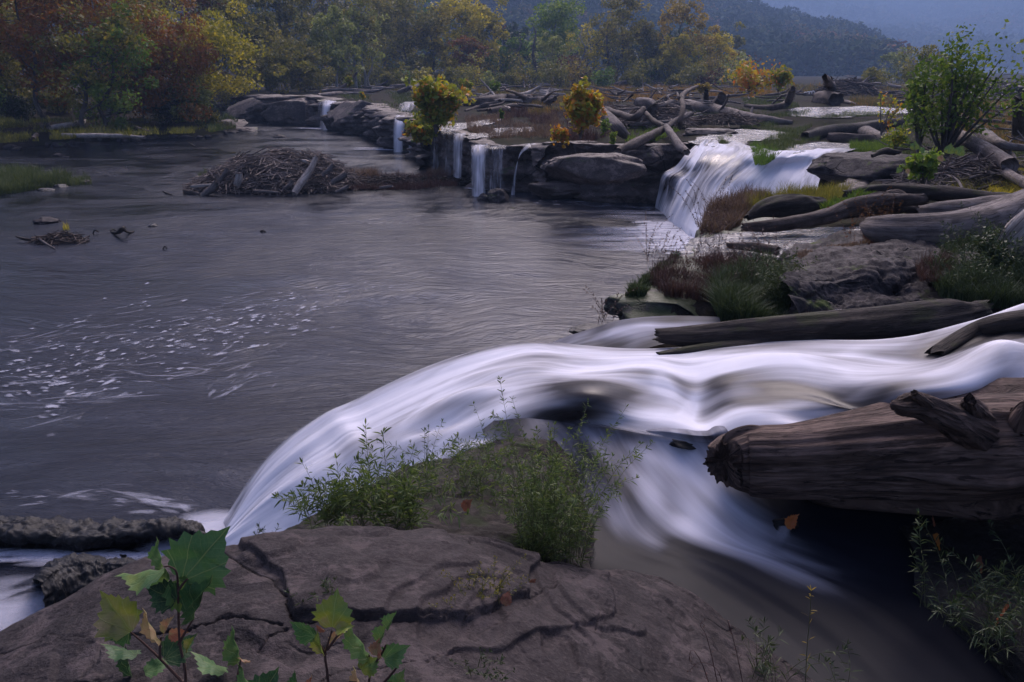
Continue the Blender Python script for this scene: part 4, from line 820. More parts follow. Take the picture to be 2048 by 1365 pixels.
# crossed logs
log('long thin horizontal log across the centre of the crossed log pile', [(1260, 250, 2.2, 3), (1300, 247, 2.25, 4), (1340, 244, 2.3, 4), (1362, 236, 2.42, 5), (1382, 228, 2.5, 5)], W_grey, k=12, m=30, seed=40)
log('thick log slanting down to the left out over the cliff edge', [(1354, 240, 2.35, 4), (1330, 256, 2.2, 6), (1300, 272, 2.1, 8), (1265, 290, 2.0, 9), (1236, 302, 1.9, 6)], W_brown, k=16, m=30, seed=41)
log('smooth thick log slanting down to the right into the head of the falls', [(1332, 252, 2.3, 5), (1342, 268, 2.2, 7), (1358, 290, 2.0, 8), (1374, 305, 1.85, 7)], W_grey, k=16, m=26, seed=42)
log('thick grey log leaning down left of the crossed pile above the ledge', [(1190, 214, 2.8, 9), (1210, 232, 2.6, 11), (1235, 255, 2.3, 11), (1252, 272, 2.0, 8)], W_grey, k=18, m=26, rough=.15, seed=43)
log('arched brown log behind the leaning grey log', [(1212, 220, 2.4, 6), (1240, 228, 2.45, 6), (1268, 236, 2.45, 7), (1284, 222, 2.7, 6), (1287, 216, 2.8, 4)], W_brown, k=14, m=26, seed=44)
log('tall curved bare branch rising high out of the crossed pile', [(1360, 256, 2.2, 4), (1361, 240, 2.5, 4.5), (1366, 215, 2.9, 5), (1364, 195, 3.2, 5), (1376, 182, 3.4, 4), (1396, 172, 3.5, 2)], W_brown, name='driftwood_branch', cat='branch', k=12, m=34, seed=45, branches=[[(1364, 206, 3.0, 4), (1358, 196, 3.2, 3), (1354, 186, 3.35, 2)]])
log('straight short log with pale sawn end in the crossed pile', [(1284, 218, 2.7, 4), (1305, 240, 2.4, 5), (1328, 254, 2.25, 5)], W_brown, k=12, m=18, jag=.1, seed=46)
log('broad pale trunk lying on top of the stick heap', [(1278, 206, 2.8, 9), (1300, 208, 2.8, 10), (1310, 214, 2.7, 7)], W_grey, k=18, m=18, seed=47)
log('grey bundle like log lying behind the horizontal thin log', [(1296, 222, 2.5, 7), (1320, 212, 2.7, 7), (1345, 205, 2.8, 5)], W_grey, k=14, m=18, rough=.4, seed=48)
log('leaning dark stick at left of the crossed pile', [(1245, 204, 2.7, 1.5), (1255, 198, 2.8, 2), (1266, 190, 3.0, 2)], W_dark, name='driftwood_branch', cat='branch', k=8, m=10, seed=49)
log('long thin dark stick leaning over the right of the crossed pile', [(1290, 222, 2.7, 1.5), (1312, 205, 3.0, 1.5), (1336, 188, 3.2, 1)], W_dark, name='driftwood_branch', cat='branch', k=8, m=10, seed=50)
# middle distance
log('huge twisted root log behind the yellow sapling', [(925, 208, None, 6), (965, 205, None, 9), (1010, 200, None, 10), (1050, 202, None, 10), (1085, 206, None, 7), (1110, 198, ('g', .3), 4)], W_brown, k=20, m=60, rough=.3, seed=51, knots=.5, branches=[[(1000, 205, ('g', .3), 5), (960, 214, None, 4), (930, 222, None, 2)], [(1050, 195, ('g', .4), 5), (1030, 186, ('g', 1.0), 3), (1010, 180, ('g', 1.4), 2)], [(1085, 200, ('g', .4), 4), (1100, 188, ('g', 1.), 2), (1112, 182, ('g', 1.4), 1)]])
log('curled brown root lump under the twisted root log', [(1072-95, 222, None, 6), (1000, 220, None, 7), (1020, 224, None, 4)], W_brown, name='driftwood_root', cat='driftwood', k=14, m=20, rough=.5, seed=52)
log('long pale log lying along the far terrace from the trees', [(641, 169, None, 2.6), (690, 173, None, 3.4), (740, 174, None, 3.2), (800, 168, None, 2.4)], W_pale, k=10, m=24, seed=53)
log('second pale log end on far terrace, nearer the outcrop', [(636, 190, None, 3), (680, 187, None, 3.6), (720, 185, None, 3)], W_grey, k=10, m=24, seed=54)
log('stout tilted log in the far terrace tangle above second waterfall', [(798, 184, None, 4), (815, 178, ('g', .3), 4.5), (838, 170, ('g', .6), 3.5)], W_grey, k=10, m=14, seed=55)
log('pale long log on the grass meadow in front of the central trees', [(1030, 171, None, 3), (1060, 172, None, 4), (1090, 171, None, 4), (1117, 168, None, 2.5)], W_pale, k=10, m=22, seed=56)
log('humped grey log on the meadow right of the pale meadow log', [(1214, 172, None, 3), (1240, 168, ('g', .2), 4), (1258, 164, ('g', .4), 4), (1276, 169, None, 3)], W_grey, k=10, m=22, seed=57)
log('small bleached forked snag on the meadow', [(1268, 178, None, 1.5), (1283, 174, None, 2.2), (1290, 166, ('g', .6), 1.5)], W_pale, name='driftwood_branch', cat='branch', k=8, m=12, seed=58)
# left bank
def gl_(px, py, r): # left bank point on the ground picture position
    z = .5
    for _ in range(4): p = P(px, py+r, z); z = float(bz(p[0], p[1]))
    return (px, py, z+r*mpp(p)*.7, r)
for lb, pts, mt, sd in [('long pale fallen trunk lying along the left bank waterline', [(125, 270, 3), (160, 272, 4), (220, 272, 4), (290, 275, 2.5)], W_pale, 61),
        ('pale trunk slanting up left bank behind the waterline trunk', [(100, 256, 4), (150, 248, 5), (200, 240, 5), (233, 235, 4)], W_pale, 62), ('short pale log right of the leaning twin trunks', [(235, 247, 3), (275, 249, 4)], W_pale, 63),
        ('broken log in shadow at the left frame edge', [(-10, 218, 3), (12, 214, 4), (24, 216, 3)], W_grey, 64), ('small brown stump by the stones at far left', [(66, 278, 3), (73, 270, 4)], W_brown, 65), ('thin root branch curling near the bushes on left bank', [(262, 250, 2), (280, 258, 2.5), (300, 262, 1.5)], W_brown, 66)]:
    log(lb, [gl_(*p) for p in pts], mt, k=10, m=20, seed=sd)
# little snags in the pool
log('forked dark snag poking from open water right of the stick clump', [(222, 464, .0, 2), (235, 466, .1, 3), (243, 460, .25, 4), (248, 455, .3, 3)], W_dark, name='snag', cat='snag', k=10, m=18, seed=70, branches=[[(246, 458, .25, 3), (256, 465, .06, 2.5), (268, 464, .0, 1.5)], [(238, 466, .08, 2), (228, 460, .12, 1.5), (221, 461, .12, 1)]])
for lb, pts, sd in [('tiny twig sticking out of the water left of the forked snag', [(186, 466, 0, 1), (190, 461, .12, 1.2), (197, 464, .05, 1)], 71), ('tiny bent twig below the forked snag in open water', [(326, 498, 0, 1), (330, 493, .1, 1.2), (334, 499, .02, 1)], 72),
        ('speck of wood alone in the middle of the pool', [(521, 463, 0, 1.5), (526, 462, .05, 2), (531, 464, 0, 1)], 73), ('stick emerging left of the brush island', [(326, 383, 0, 1), (335, 387, .05, 1.5), (345, 391, 0, 1.5)], 74), ('thin dark stick floating off the wooded bank', [(377, 286, .1, 1), (384, 290, .02, 1.3), (390, 293, 0, 1)], 75)]:
    log(lb, pts, W_dark, name='driftwood_twig', cat='twig', k=6, m=8, seed=sd)

# random driftwood: every piece its own object
def scatter_logs(poly, n, L, R, label, group, mats, seed, lift=.25, flatd=None, k=7, stick=0, nm='driftwood_log', ct='log'):
    rs = np.random.RandomState(seed); poly = np.array(poly, float); c = 0
    while c < n:
        px = rs.uniform(poly[:, 0].min(), poly[:, 0].max()); py = rs.uniform(poly[:, 1].min(), poly[:, 1].max())
        if not inpoly(np.array(px), np.array(py), poly): continue
        g = G(px, py); an = rs.uniform(0, pi) if flatd is None else flatd+rs.randn()*.35; l = rs.uniform(*L); r = rs.uniform(*R); el = abs(rs.randn())*.16 if rs.rand() > .2 else rs.uniform(.3, .9)
        d = np.array([cos(an)*cos(el), sin(an)*cos(el), sin(el)]); up = rs.uniform(0, lift); side = np.array([-sin(an), cos(an), 0])
        b = g+np.array([0, 0, r*.8+up]); bend = rs.uniform(-.12, .12)*l
        pts = [b-d*l/2*np.array([1, 1, 0]), b-d*l*.2*np.array([1, 1, 0])+side*bend*.6+[0, 0, .02*l], b+d*l*.2+side*bend, b+d*l/2]
        V, Q, T, uv = tube(pts, [r*.9, r, r*.85, r*.5], k, int(rs.randint(999)), .25, .6, m=12)
        mk(nm, V, Q, T, mats[rs.randint(len(mats))], label, ct, group, uv=uv, attrs={'tint': np.full(len(V), rs.uniform(0, .7))}); c += 1
scatter_logs([(1215, 205), (1290, 190), (1370, 200), (1375, 240), (1330, 262), (1240, 245)], 38, (.8, 2.6), (.03, .09), 'grey driftwood pole jumbled in the crossed pile beside the main falls', 'driftwood jumbled beside the main falls', [W_grey, W_brown], 1, lift=.9)
scatter_logs([(640, 172), (830, 165), (835, 192), (700, 196)], 22, (1.5, 6), (.06, .22), 'weathered log strewn on the far terrace above the small falls', 'logs strewn on the far terrace', [W_grey, W_brown, W_pale], 2, lift=.3, flatd=0)
scatter_logs([(925, 182), (1110, 176), (1115, 215), (960, 235)], 20, (1, 3.5), (.05, .16), 'weathered log strewn around the huge twisted root', 'logs around the twisted root', [W_grey, W_brown, W_pale], 3, lift=.4)
scatter_logs([(1640, 172), (1700, 160), (1770, 165), (1790, 190), (1700, 196)], 26, (1.2, 4), (.06, .16), 'grey log heaped in the far pile behind the weathered stump', 'logs heaped in the far pile', [W_grey, W_brown, W_pale], 4, lift=1.0)
scatter_logs([(1890, 170), (2060, 150), (2060, 200), (1900, 205)], 28, (1.2, 5), (.06, .18), 'grey log heaped on the far right horizon', 'logs heaped on the right horizon', [W_grey, W_brown, W_pale], 5, lift=1.0, flatd=.1)
scatter_logs([(1870, 215), (2060, 205), (2060, 300), (1930, 290)], 22, (.8, 3), (.03, .1), 'driftwood pole lying in brown weeds right of the green shrub', 'poles in weeds right of the green shrub', [W_grey, W_brown], 6, lift=.3)
scatter_logs([(1860, 290), (2060, 290), (2060, 385), (1900, 385), (1850, 330)], 30, (.5, 1.6), (.015, .06), 'broken branch in the shaded tangle below the sloping bleached log', 'branches in the shaded tangle', [W_grey, W_brown], 7, lift=.25)
scatter_logs([(1120, 168), (1500, 168), (1500, 190), (1180, 190)], 26, (1.5, 5), (.05, .16), 'weathered log lying in the orange meadow before the trees', 'logs in the orange meadow', [W_grey, W_brown, W_pale], 8, lift=.2)
scatter_logs([(1390, 190), (1560, 185), (1600, 205), (1420, 215)], 20, (.8, 2.5), (.03, .12), 'driftwood piece among grass between the bleached trunk and far pond', 'driftwood by the bleached trunk', [W_grey, W_brown], 9, lift=.35)
scatter_logs([(1560, 172), (1640, 172), (1640, 200), (1580, 200)], 8, (1, 3), (.04, .12), 'low grey log near the white rings', 'logs near the white rings', [W_grey, W_brown], 10, lift=.2, flatd=.1)
scatter_logs([(1760, 190), (1900, 180), (1900, 215), (1780, 215)], 12, (1, 4), (.05, .14), 'log lying behind the green shrub across the flats', 'logs behind the green shrub', [W_grey, W_brown], 11, lift=.2, flatd=.1)
scatter_logs([(1700, 300), (2060, 270), (2060, 420), (1840, 405), (1820, 340)], 60, (.3, 1.3), (.008, .03), 'thin bare branch strewn over the right bank below the green shrub', 'thin branches strewn over the right bank', [W_grey, W_brown, W_dark], 12, lift=.3, nm='bare_branch', ct='branch')
scatter_logs([(1240, 200), (1400, 190), (1420, 250), (1260, 265)], 40, (.8, 2.4), (.02, .05), 'thin pole among the crossed logs beside the main falls', 'thin poles among the crossed logs', [W_grey, W_brown, W_pale], 13, lift=1.0, nm='driftwood_pole', ct='pole')
scatter_logs([(930, 175), (1500, 172), (1500, 200), (1120, 215), (940, 205)], 50, (1., 4), (.04, .12), 'drift branch half sunk in the dry meadow grass', 'drift branches in the dry meadow', [W_grey, W_brown, W_pale], 14, lift=.5, nm='drift_branch', ct='branch')
# white rings
t = thing('white_rings', G(1607, 192), 'row of small white looped rings on the far driftwood', 'rings')
for i in range(4):
    c = D(1611+i*5.2, 187.5-.6*i, G(1607, 192)[1]); a = np.linspace(0, 2*pi, 17); r = 2.6*mpp(c)
    V, Q, T, uv = tube([c+np.array([cos(x)*r, .02*i, sin(x)*r]) for x in a], [r*.3]*17, 6, m=17); mk('ring', V, Q, T, mat=None or M_('white plastic').m, parent=t)
mw = M_('white ring plastic'); wr = mw.out(mw.bsdf(Base_Color=(.8, .8, .82, 1), Roughness=.5))
for c in t.children: c.data.materials[0] = wr

# ---------------------------------------------------------------- brush islands
def stickpile(name, label, cx_, py0, wpx, hm, n, seed, depth, mats=(W_grey,), kind='stuff', z0=0., L=(.3, 1.3), R=(.006, .024), skew=0):
    """dome of sticks standing in the pool around picture column cx_"""
    rs = np.random.RandomState(seed); c = P(cx_, py0, z0); mp = mpp(c); w2 = wpx*mp/2
    b = MB(); hs = []
    for i in range(n):
        a = rs.uniform(0, 2*pi); rr = rs.uniform(0, 1)**.5; x = cos(a)*rr*w2; y = sin(a)*rr*depth
        h = hm*(1-rr**2.2)*(1+.25*fbm(np.array([[x*1.2, y*1.2, seed]]), 2, 3)[0]) + .02
        an = rs.uniform(0, 2*pi); l = rs.uniform(*L)*(1 if rs.rand() > .1 else 1.5); r = rs.uniform(*R); sl = -hm/w2*rr*1.6
        d = np.array([cos(an), sin(an), sl*cos(an-a)*.8+rs.randn()*.2]); d /= np.linalg.norm(d)
        p = np.array([c[0]+x, c[1]+depth+y, z0+h*rs.uniform(.75, 1.03)]); s = np.array([-d[1], d[0], 0])*rs.uniform(-.08, .08)*l
        V, Q, T, uv = tube([p-d*l/2, p+s, p+d*l/2], [r, r*.9, r*.5], 4, m=4); b.add(V, Q, T, uv, tint=rs.uniform(0, 1))
    o = b.build(name, mats[0], label=label, cat='brush', kind=kind)
    # dark packed core
    n_ = 40; th = np.linspace(0, pi/2, n_//2); ph = np.linspace(0, 2*pi, n_, endpoint=False); T_, F_ = np.meshgrid(th, ph, indexing='ij')
    rr = np.sin(T_); q = np.stack([np.cos(F_)*rr*3, np.sin(F_)*rr*3, T_*0], -1)
    V = np.stack([c[0]+np.cos(F_)*rr*w2*.97, c[1]+depth+np.sin(F_)*rr*depth*.97, z0+hm*.8*(1-rr**2.2)*(1+.2*fbm(q, 3, seed))-.06], -1)
    mk(name.replace('sticks', 'mud')+'_core' if 'sticks' in name else 'mud_core', V.reshape(-1, 3), gridq(n_//2, n_, True), mat=mud, kind='stuff', label='dark packed mud and twigs inside '+label[:40], cat='mud')
    return c
mm = M_('dark packed twigs and mud'); nn = mm.noise(mm.pos(), 14, 6, .7); mud = mm.out(mm.bsdf(Base_Color=mm.ramp(nn, [(.35, (.012, .009, .008)), (.65, (.06, .045, .04))]), Roughness=.9, Normal=mm.bump(nn, 1, .05)))
stickpile('brush_sticks', 'heap of grey brown sticks forming the big brush island in the river', 530, 388, 350, 1.28, 3400, 1, 1.7, (W_stick,), L=(.25, 1.2))
stickpile('brush_sticks', 'low tangle of brown sticks right of the big brush island', 740, 380, 240, .35, 900, 2, .8, (W_brown,), L=(.2, .8))
stickpile('brush_sticks', 'dark stick tangle reaching the foot of the small falls', 870, 372, 180, .22, 450, 3, .6, (W_dark,), L=(.2, .8))
stickpile('heap_sticks', 'heap of grey sticks and poles behind the crossed logs', 1312, 250, 170, .75, 900, 5, 1.6, (W_stick,), z0=1.95, L=(.4, 1.6), R=(.008, .03))
stickpile('heap_sticks', 'tangle of roots and sticks at the far pile', 1715, 192, 120, 1.2, 420, 6, 2.5, (W_brown,), z0=2.0, L=(.8, 3), R=(.02, .07))
stickpile('heap_sticks', 'shaded tangle of broken sticks right of the big leaf sapling', 1965, 385, 240, .5, 1000, 7, .8, (W_grey,), z0=2.0, L=(.2, .9), R=(.005, .018))
stickpile('heap_sticks', 'long heap of bleached sticks along the right horizon', 1985, 200, 170, 1.1, 500, 8, 4, (W_grey,), z0=2.0, L=(.8, 3.5), R=(.02, .08))
stickpile('heap_sticks', 'loose sticks under the bleached trunk behind the falls', 1460, 248, 130, .35, 260, 9, .8, (W_brown,), z0=1.95, L=(.3, 1.2), R=(.008, .025))
stickpile('debris_sticks', 'small clump of dark branches in the open water at left', 105, 490, 100, .2, 110, 4, .35, (W_brown,), L=(.2, .7), R=(.008, .02))
log('thick pale log leaning down the front of the brush island', [(632, 316, ('Y', 29.3), 5), (618, 345, ('Y', 28.9), 6.5), (600, 370, ('Y', 28.5), 7), (588, 388, ('Y', 28.2), 6)], W_pale, k=14, m=24, seed=80)
for lb, a, b_, r, Y0, mt in [('short pale block standing in the brush island', (478, 348), (472, 372), 6, 28.7, W_pale), ('thin upright pale log left of the block in the brush island', (456, 336), (438, 364), 4, 28.9, W_grey), ('log end low at the front left of the brush island', (434, 366), (404, 392), 6, 28.4, W_grey),
        ('log pointing left out of the brush island at the waterline', (366, 383), (398, 390), 4, 28.6, W_brown), ('pale slanting log right of the leaning pale log', (668, 330), (645, 350), 5, 28.9, W_grey), ('thick pale log stub at the right end of the brush island', (694, 348), (662, 366), 6, 28.8, W_grey),
        ('horizontal pale log low on the brush island front', (382, 374), (424, 370), 3, 28.6, W_pale), ('short log at the foot of the leaning pale log', (585, 362), (570, 378), 4, 28.4, W_grey), ('bleached wood chip near the top of the brush island', (604, 322), (617, 324), 3, 29.3, W_pale),
        ('small log at waterline right of the brush island', (698, 372), (672, 385), 4, 28.3, W_grey), ('long horizontal log at waterline under the brush island', (505, 382), (560, 386), 2.5, 28.2, W_grey), ('pale stub on the low tangle', (760, 376), (785, 372), 3, 28.9, W_grey)]:
    log(lb, [(*a, ('Y', Y0), r), ((a[0]+b_[0])/2+2, (a[1]+b_[1])/2, ('Y', Y0-.05), r*1.05), (*b_, ('Y', Y0-.12), r*.9)], mt, k=10, m=14, seed=int(a[0]))
log('thin pale stick lying over the small clump of branches', [(78, 478, .25, 2), (95, 490, .15, 2), (110, 498, .05, 2)], W_grey, name='driftwood_branch', cat='branch', k=6, m=8, seed=90)
log('dark branch tip pointing left out of the small clump', [(32, 473, .12, 1.5), (45, 478, .1, 2.5), (62, 480, .05, 2)], W_dark, name='driftwood_branch', cat='branch', k=6, m=8, seed=91)
# ================================================================ plants
L_green = leafmat('mid green leaves', [(0.055, 0.111, 0.020), (0.136, 0.221, 0.037), (0.274, 0.343, 0.050)])
L_olive = leafmat('olive autumn leaves', [(0.081, 0.086, 0.023), (0.178, 0.173, 0.037), (0.358, 0.282, 0.059)])
L_pale = leafmat('pale sage leaves', [(0.123, 0.147, 0.050), (0.261, 0.294, 0.092), (0.410, 0.416, 0.134)])
L_yel = leafmat('yellow green autumn leaves', [(0.193, 0.196, 0.025), (0.439, 0.367, 0.042), (0.713, 0.539, 0.059)])
L_gold = leafmat('golden autumn leaves', [(0.136, 0.119, 0.028), (0.306, 0.221, 0.044), (0.408, 0.289, 0.066)])
L_or = leafmat('orange and green sycamore leaves', [(.035, .05, .015), (.09, .085, .02), (.17, .085, .022), (.27, .095, .025), (.22, .13, .03)])
L_red = leafmat('rust red leaves', [(.05, .035, .015), (.11, .05, .02), (.18, .06, .025)])
L_dark = leafmat('dark evergreen leaves', [(0.012, 0.023, 0.012), (0.029, 0.051, 0.022), (0.051, 0.080, 0.029)])
L_bright = leafmat('bright sapling leaves', [(0.054, 0.101, 0.020), (0.117, 0.191, 0.030), (0.234, 0.279, 0.049)])
L_lime = leafmat('lime yellow sapling leaves', [(0.071, 0.132, 0.021), (0.213, 0.264, 0.032), (0.368, 0.342, 0.045), (0.538, 0.198, 0.032)])
L_fire = leafmat('yellow and orange sapling leaves', [(0.163, 0.216, 0.028), (0.408, 0.365, 0.042), (0.517, 0.230, 0.035), (0.517, 0.122, 0.025)])
L_weed = leafmat('weed leaves', [(.022, .036, .016), (.05, .075, .03), (.1, .12, .05)], tr=.2)
L_brownw = leafmat('dried red brown weeds', [(.035, .02, .017), (.085, .045, .04), (.15, .075, .06)], tr=.15)
L_near = leafmat('near weed leaves', [(.04, .065, .022), (.1, .15, .05), (.2, .24, .09)], tr=.45)
L_tan = leafmat('tan pink dry grass', [(.09, .055, .045), (.2, .13, .095), (.3, .2, .14)], tr=.2)
L_mead = leafmat('meadow grass in autumn', [(0.081, 0.085, 0.023), (0.162, 0.151, 0.038), (0.325, 0.170, 0.045), (0.487, 0.226, 0.045)], tr=.2)
L_grass = leafmat('green grass', [(0.043, 0.065, 0.022), (0.087, 0.116, 0.036), (0.160, 0.174, 0.058)], tr=.25)

def leafquads(C, s, rs, up=.35, asp=.62, tri=False):
    n = len(C); s = np.broadcast_to(s, (n,))[:, None]
    a = rs.randn(n, 3); a /= np.linalg.norm(a, axis=1, keepdims=True); nn = rs.randn(n, 3); nn[:, 2] = abs(nn[:, 2])+up
    b = np.cross(nn, a); b /= np.linalg.norm(b, axis=1, keepdims=True)+1e-9
    a2 = a*s/2; b2 = b*s*asp/2
    V = np.stack([C-a2, C-b2+a2*.1, C+a2, C+b2+a2*.1], 1).reshape(-1, 3)
    return V, np.arange(4*n).reshape(n, 4)
def crown_mesh(name, centers, sig, n, size, mat, rs, parent=None, tbias=0., zs=.75, **k):
    centers = np.asarray(centers, float); m = len(centers); w = rs.uniform(.5, 1.5, m); w /= w.sum()
    idx = rs.choice(m, n, p=w); sg = np.broadcast_to(sig, (m,))[idx]
    off = rs.randn(n, 3); off *= (rs.uniform(.25, 1, n)**.4*1.25/np.linalg.norm(off, axis=1))[:, None]
    C = centers[idx]+off*sg[:, None]*np.array([1, 1, zs]); ct = rs.uniform(-.22, .22, m)[idx]
    V, Q = leafquads(C, size*rs.uniform(.6, 1.35, n), rs)
    t = np.clip(.48+ct+rs.randn(n)*.2+tbias, 0, 1)
    return mk(name, V, Q, mat=mat, parent=parent, attrs={'tint': np.repeat(t, 4)}, smooth=False, **k)
def tree(label, base, H, R, mat, bark=W_bark, n=3500, size=.3, seed=0, z0=.22, lean=(0, 0), thin=1., nl=12, group=None, tr=None, cat='tree', name='tree', shape=1., sub=4, tbias=0., wig=.03, crown_sig=.2):
    rs = np.random.RandomState(seed+100); base = np.asarray(base, float); tr = tr or H*.014+.03
    t = thing(name, base, label, cat, group); b = MB()
    ks = np.linspace(0, 1, 7); px = base[0]+lean[0]*H*ks**1.5+np.concatenate([[0], rs.randn(6)*H*wig]); py_ = base[1]+lean[1]*H*ks**1.5+np.concatenate([[0], rs.randn(6)*H*wig])
    path = np.stack([px, py_, base[2]-.2+(H*.93+.2)*ks], -1); rad = tr*(1-ks*.88)
    V, Q, T, uv = tube(path, rad, 8, seed, .12, 0, m=22); b.add(V, Q, T, uv, .2)
    cs = []; ax = spl(path, 60)
    for i in range(nl):
        f = z0+(.97-z0)*((i+.5)/nl); o = ax[int(f*59)]; an = i*2.4+rs.uniform(-.5, .5)
        prof = (sin(pi*min(1, max(0, (f-z0)/(1-z0))*.82+.14)))**.7*shape+(1-shape)*.5
        l = R*prof*rs.uniform(.65, 1.1); el = rs.uniform(.25, .8)
        e = o+np.array([cos(an)*l, sin(an)*l, l*el]); md = o+(e-o)*.5+np.array([0, 0, -.06*l])+rs.randn(3)*.06*l
        r0 = tr*(1-f*.85)*.45
        V, Q, T, uv = tube([o, md, e], [r0, r0*.6, r0*.15], 5, m=7); b.add(V, Q, T, uv, .3)
        cs.append(e)
        for j in range(sub):
            g = rs.uniform(.35, .95); s = o+(e-o)*g+rs.randn(3)*.02; q = s+rs.randn(3)*R*.3*np.array([1, 1, .7])+[0, 0, .08*R]
            V, Q, T, uv = tube([s, (s+q)/2+rs.randn(3)*.03*R, q], [r0*.35, r0*.25, r0*.08], 4, m=4); b.add(V, Q, T, uv, .3); cs.append(q)
    cs.append(ax[-1]); cs = np.array(cs)
    b.build('trunk', bark, parent=t)
    if n: crown_mesh('crown', cs, R*crown_sig*rs.uniform(.7, 1.3, len(cs)), int(n), size, mat, rs, parent=t, tbias=tbias)
    return t
def tpx(label, px, py, Yd, toppy, wpx, mat, **k):
    g = np.array([0, 0, 0.]); g = D(px, py, Yd)
    z = float(gz(g[0], g[1])) if g[0] > -.30*Yd or Yd > 95 else max(.3, float(bz(g[0], g[1])) if Yd < 200 else 2)
    if Yd > 130: z = 2.0
    b = np.array([g[0], Yd, min(z, g[2]+1.) if Yd < 90 else z]); top = D(px, toppy, Yd); H = max(.5, top[2]-b[2]); R = wpx/2*mpp(g)
    return tree(label, b, H, R, mat, **k)
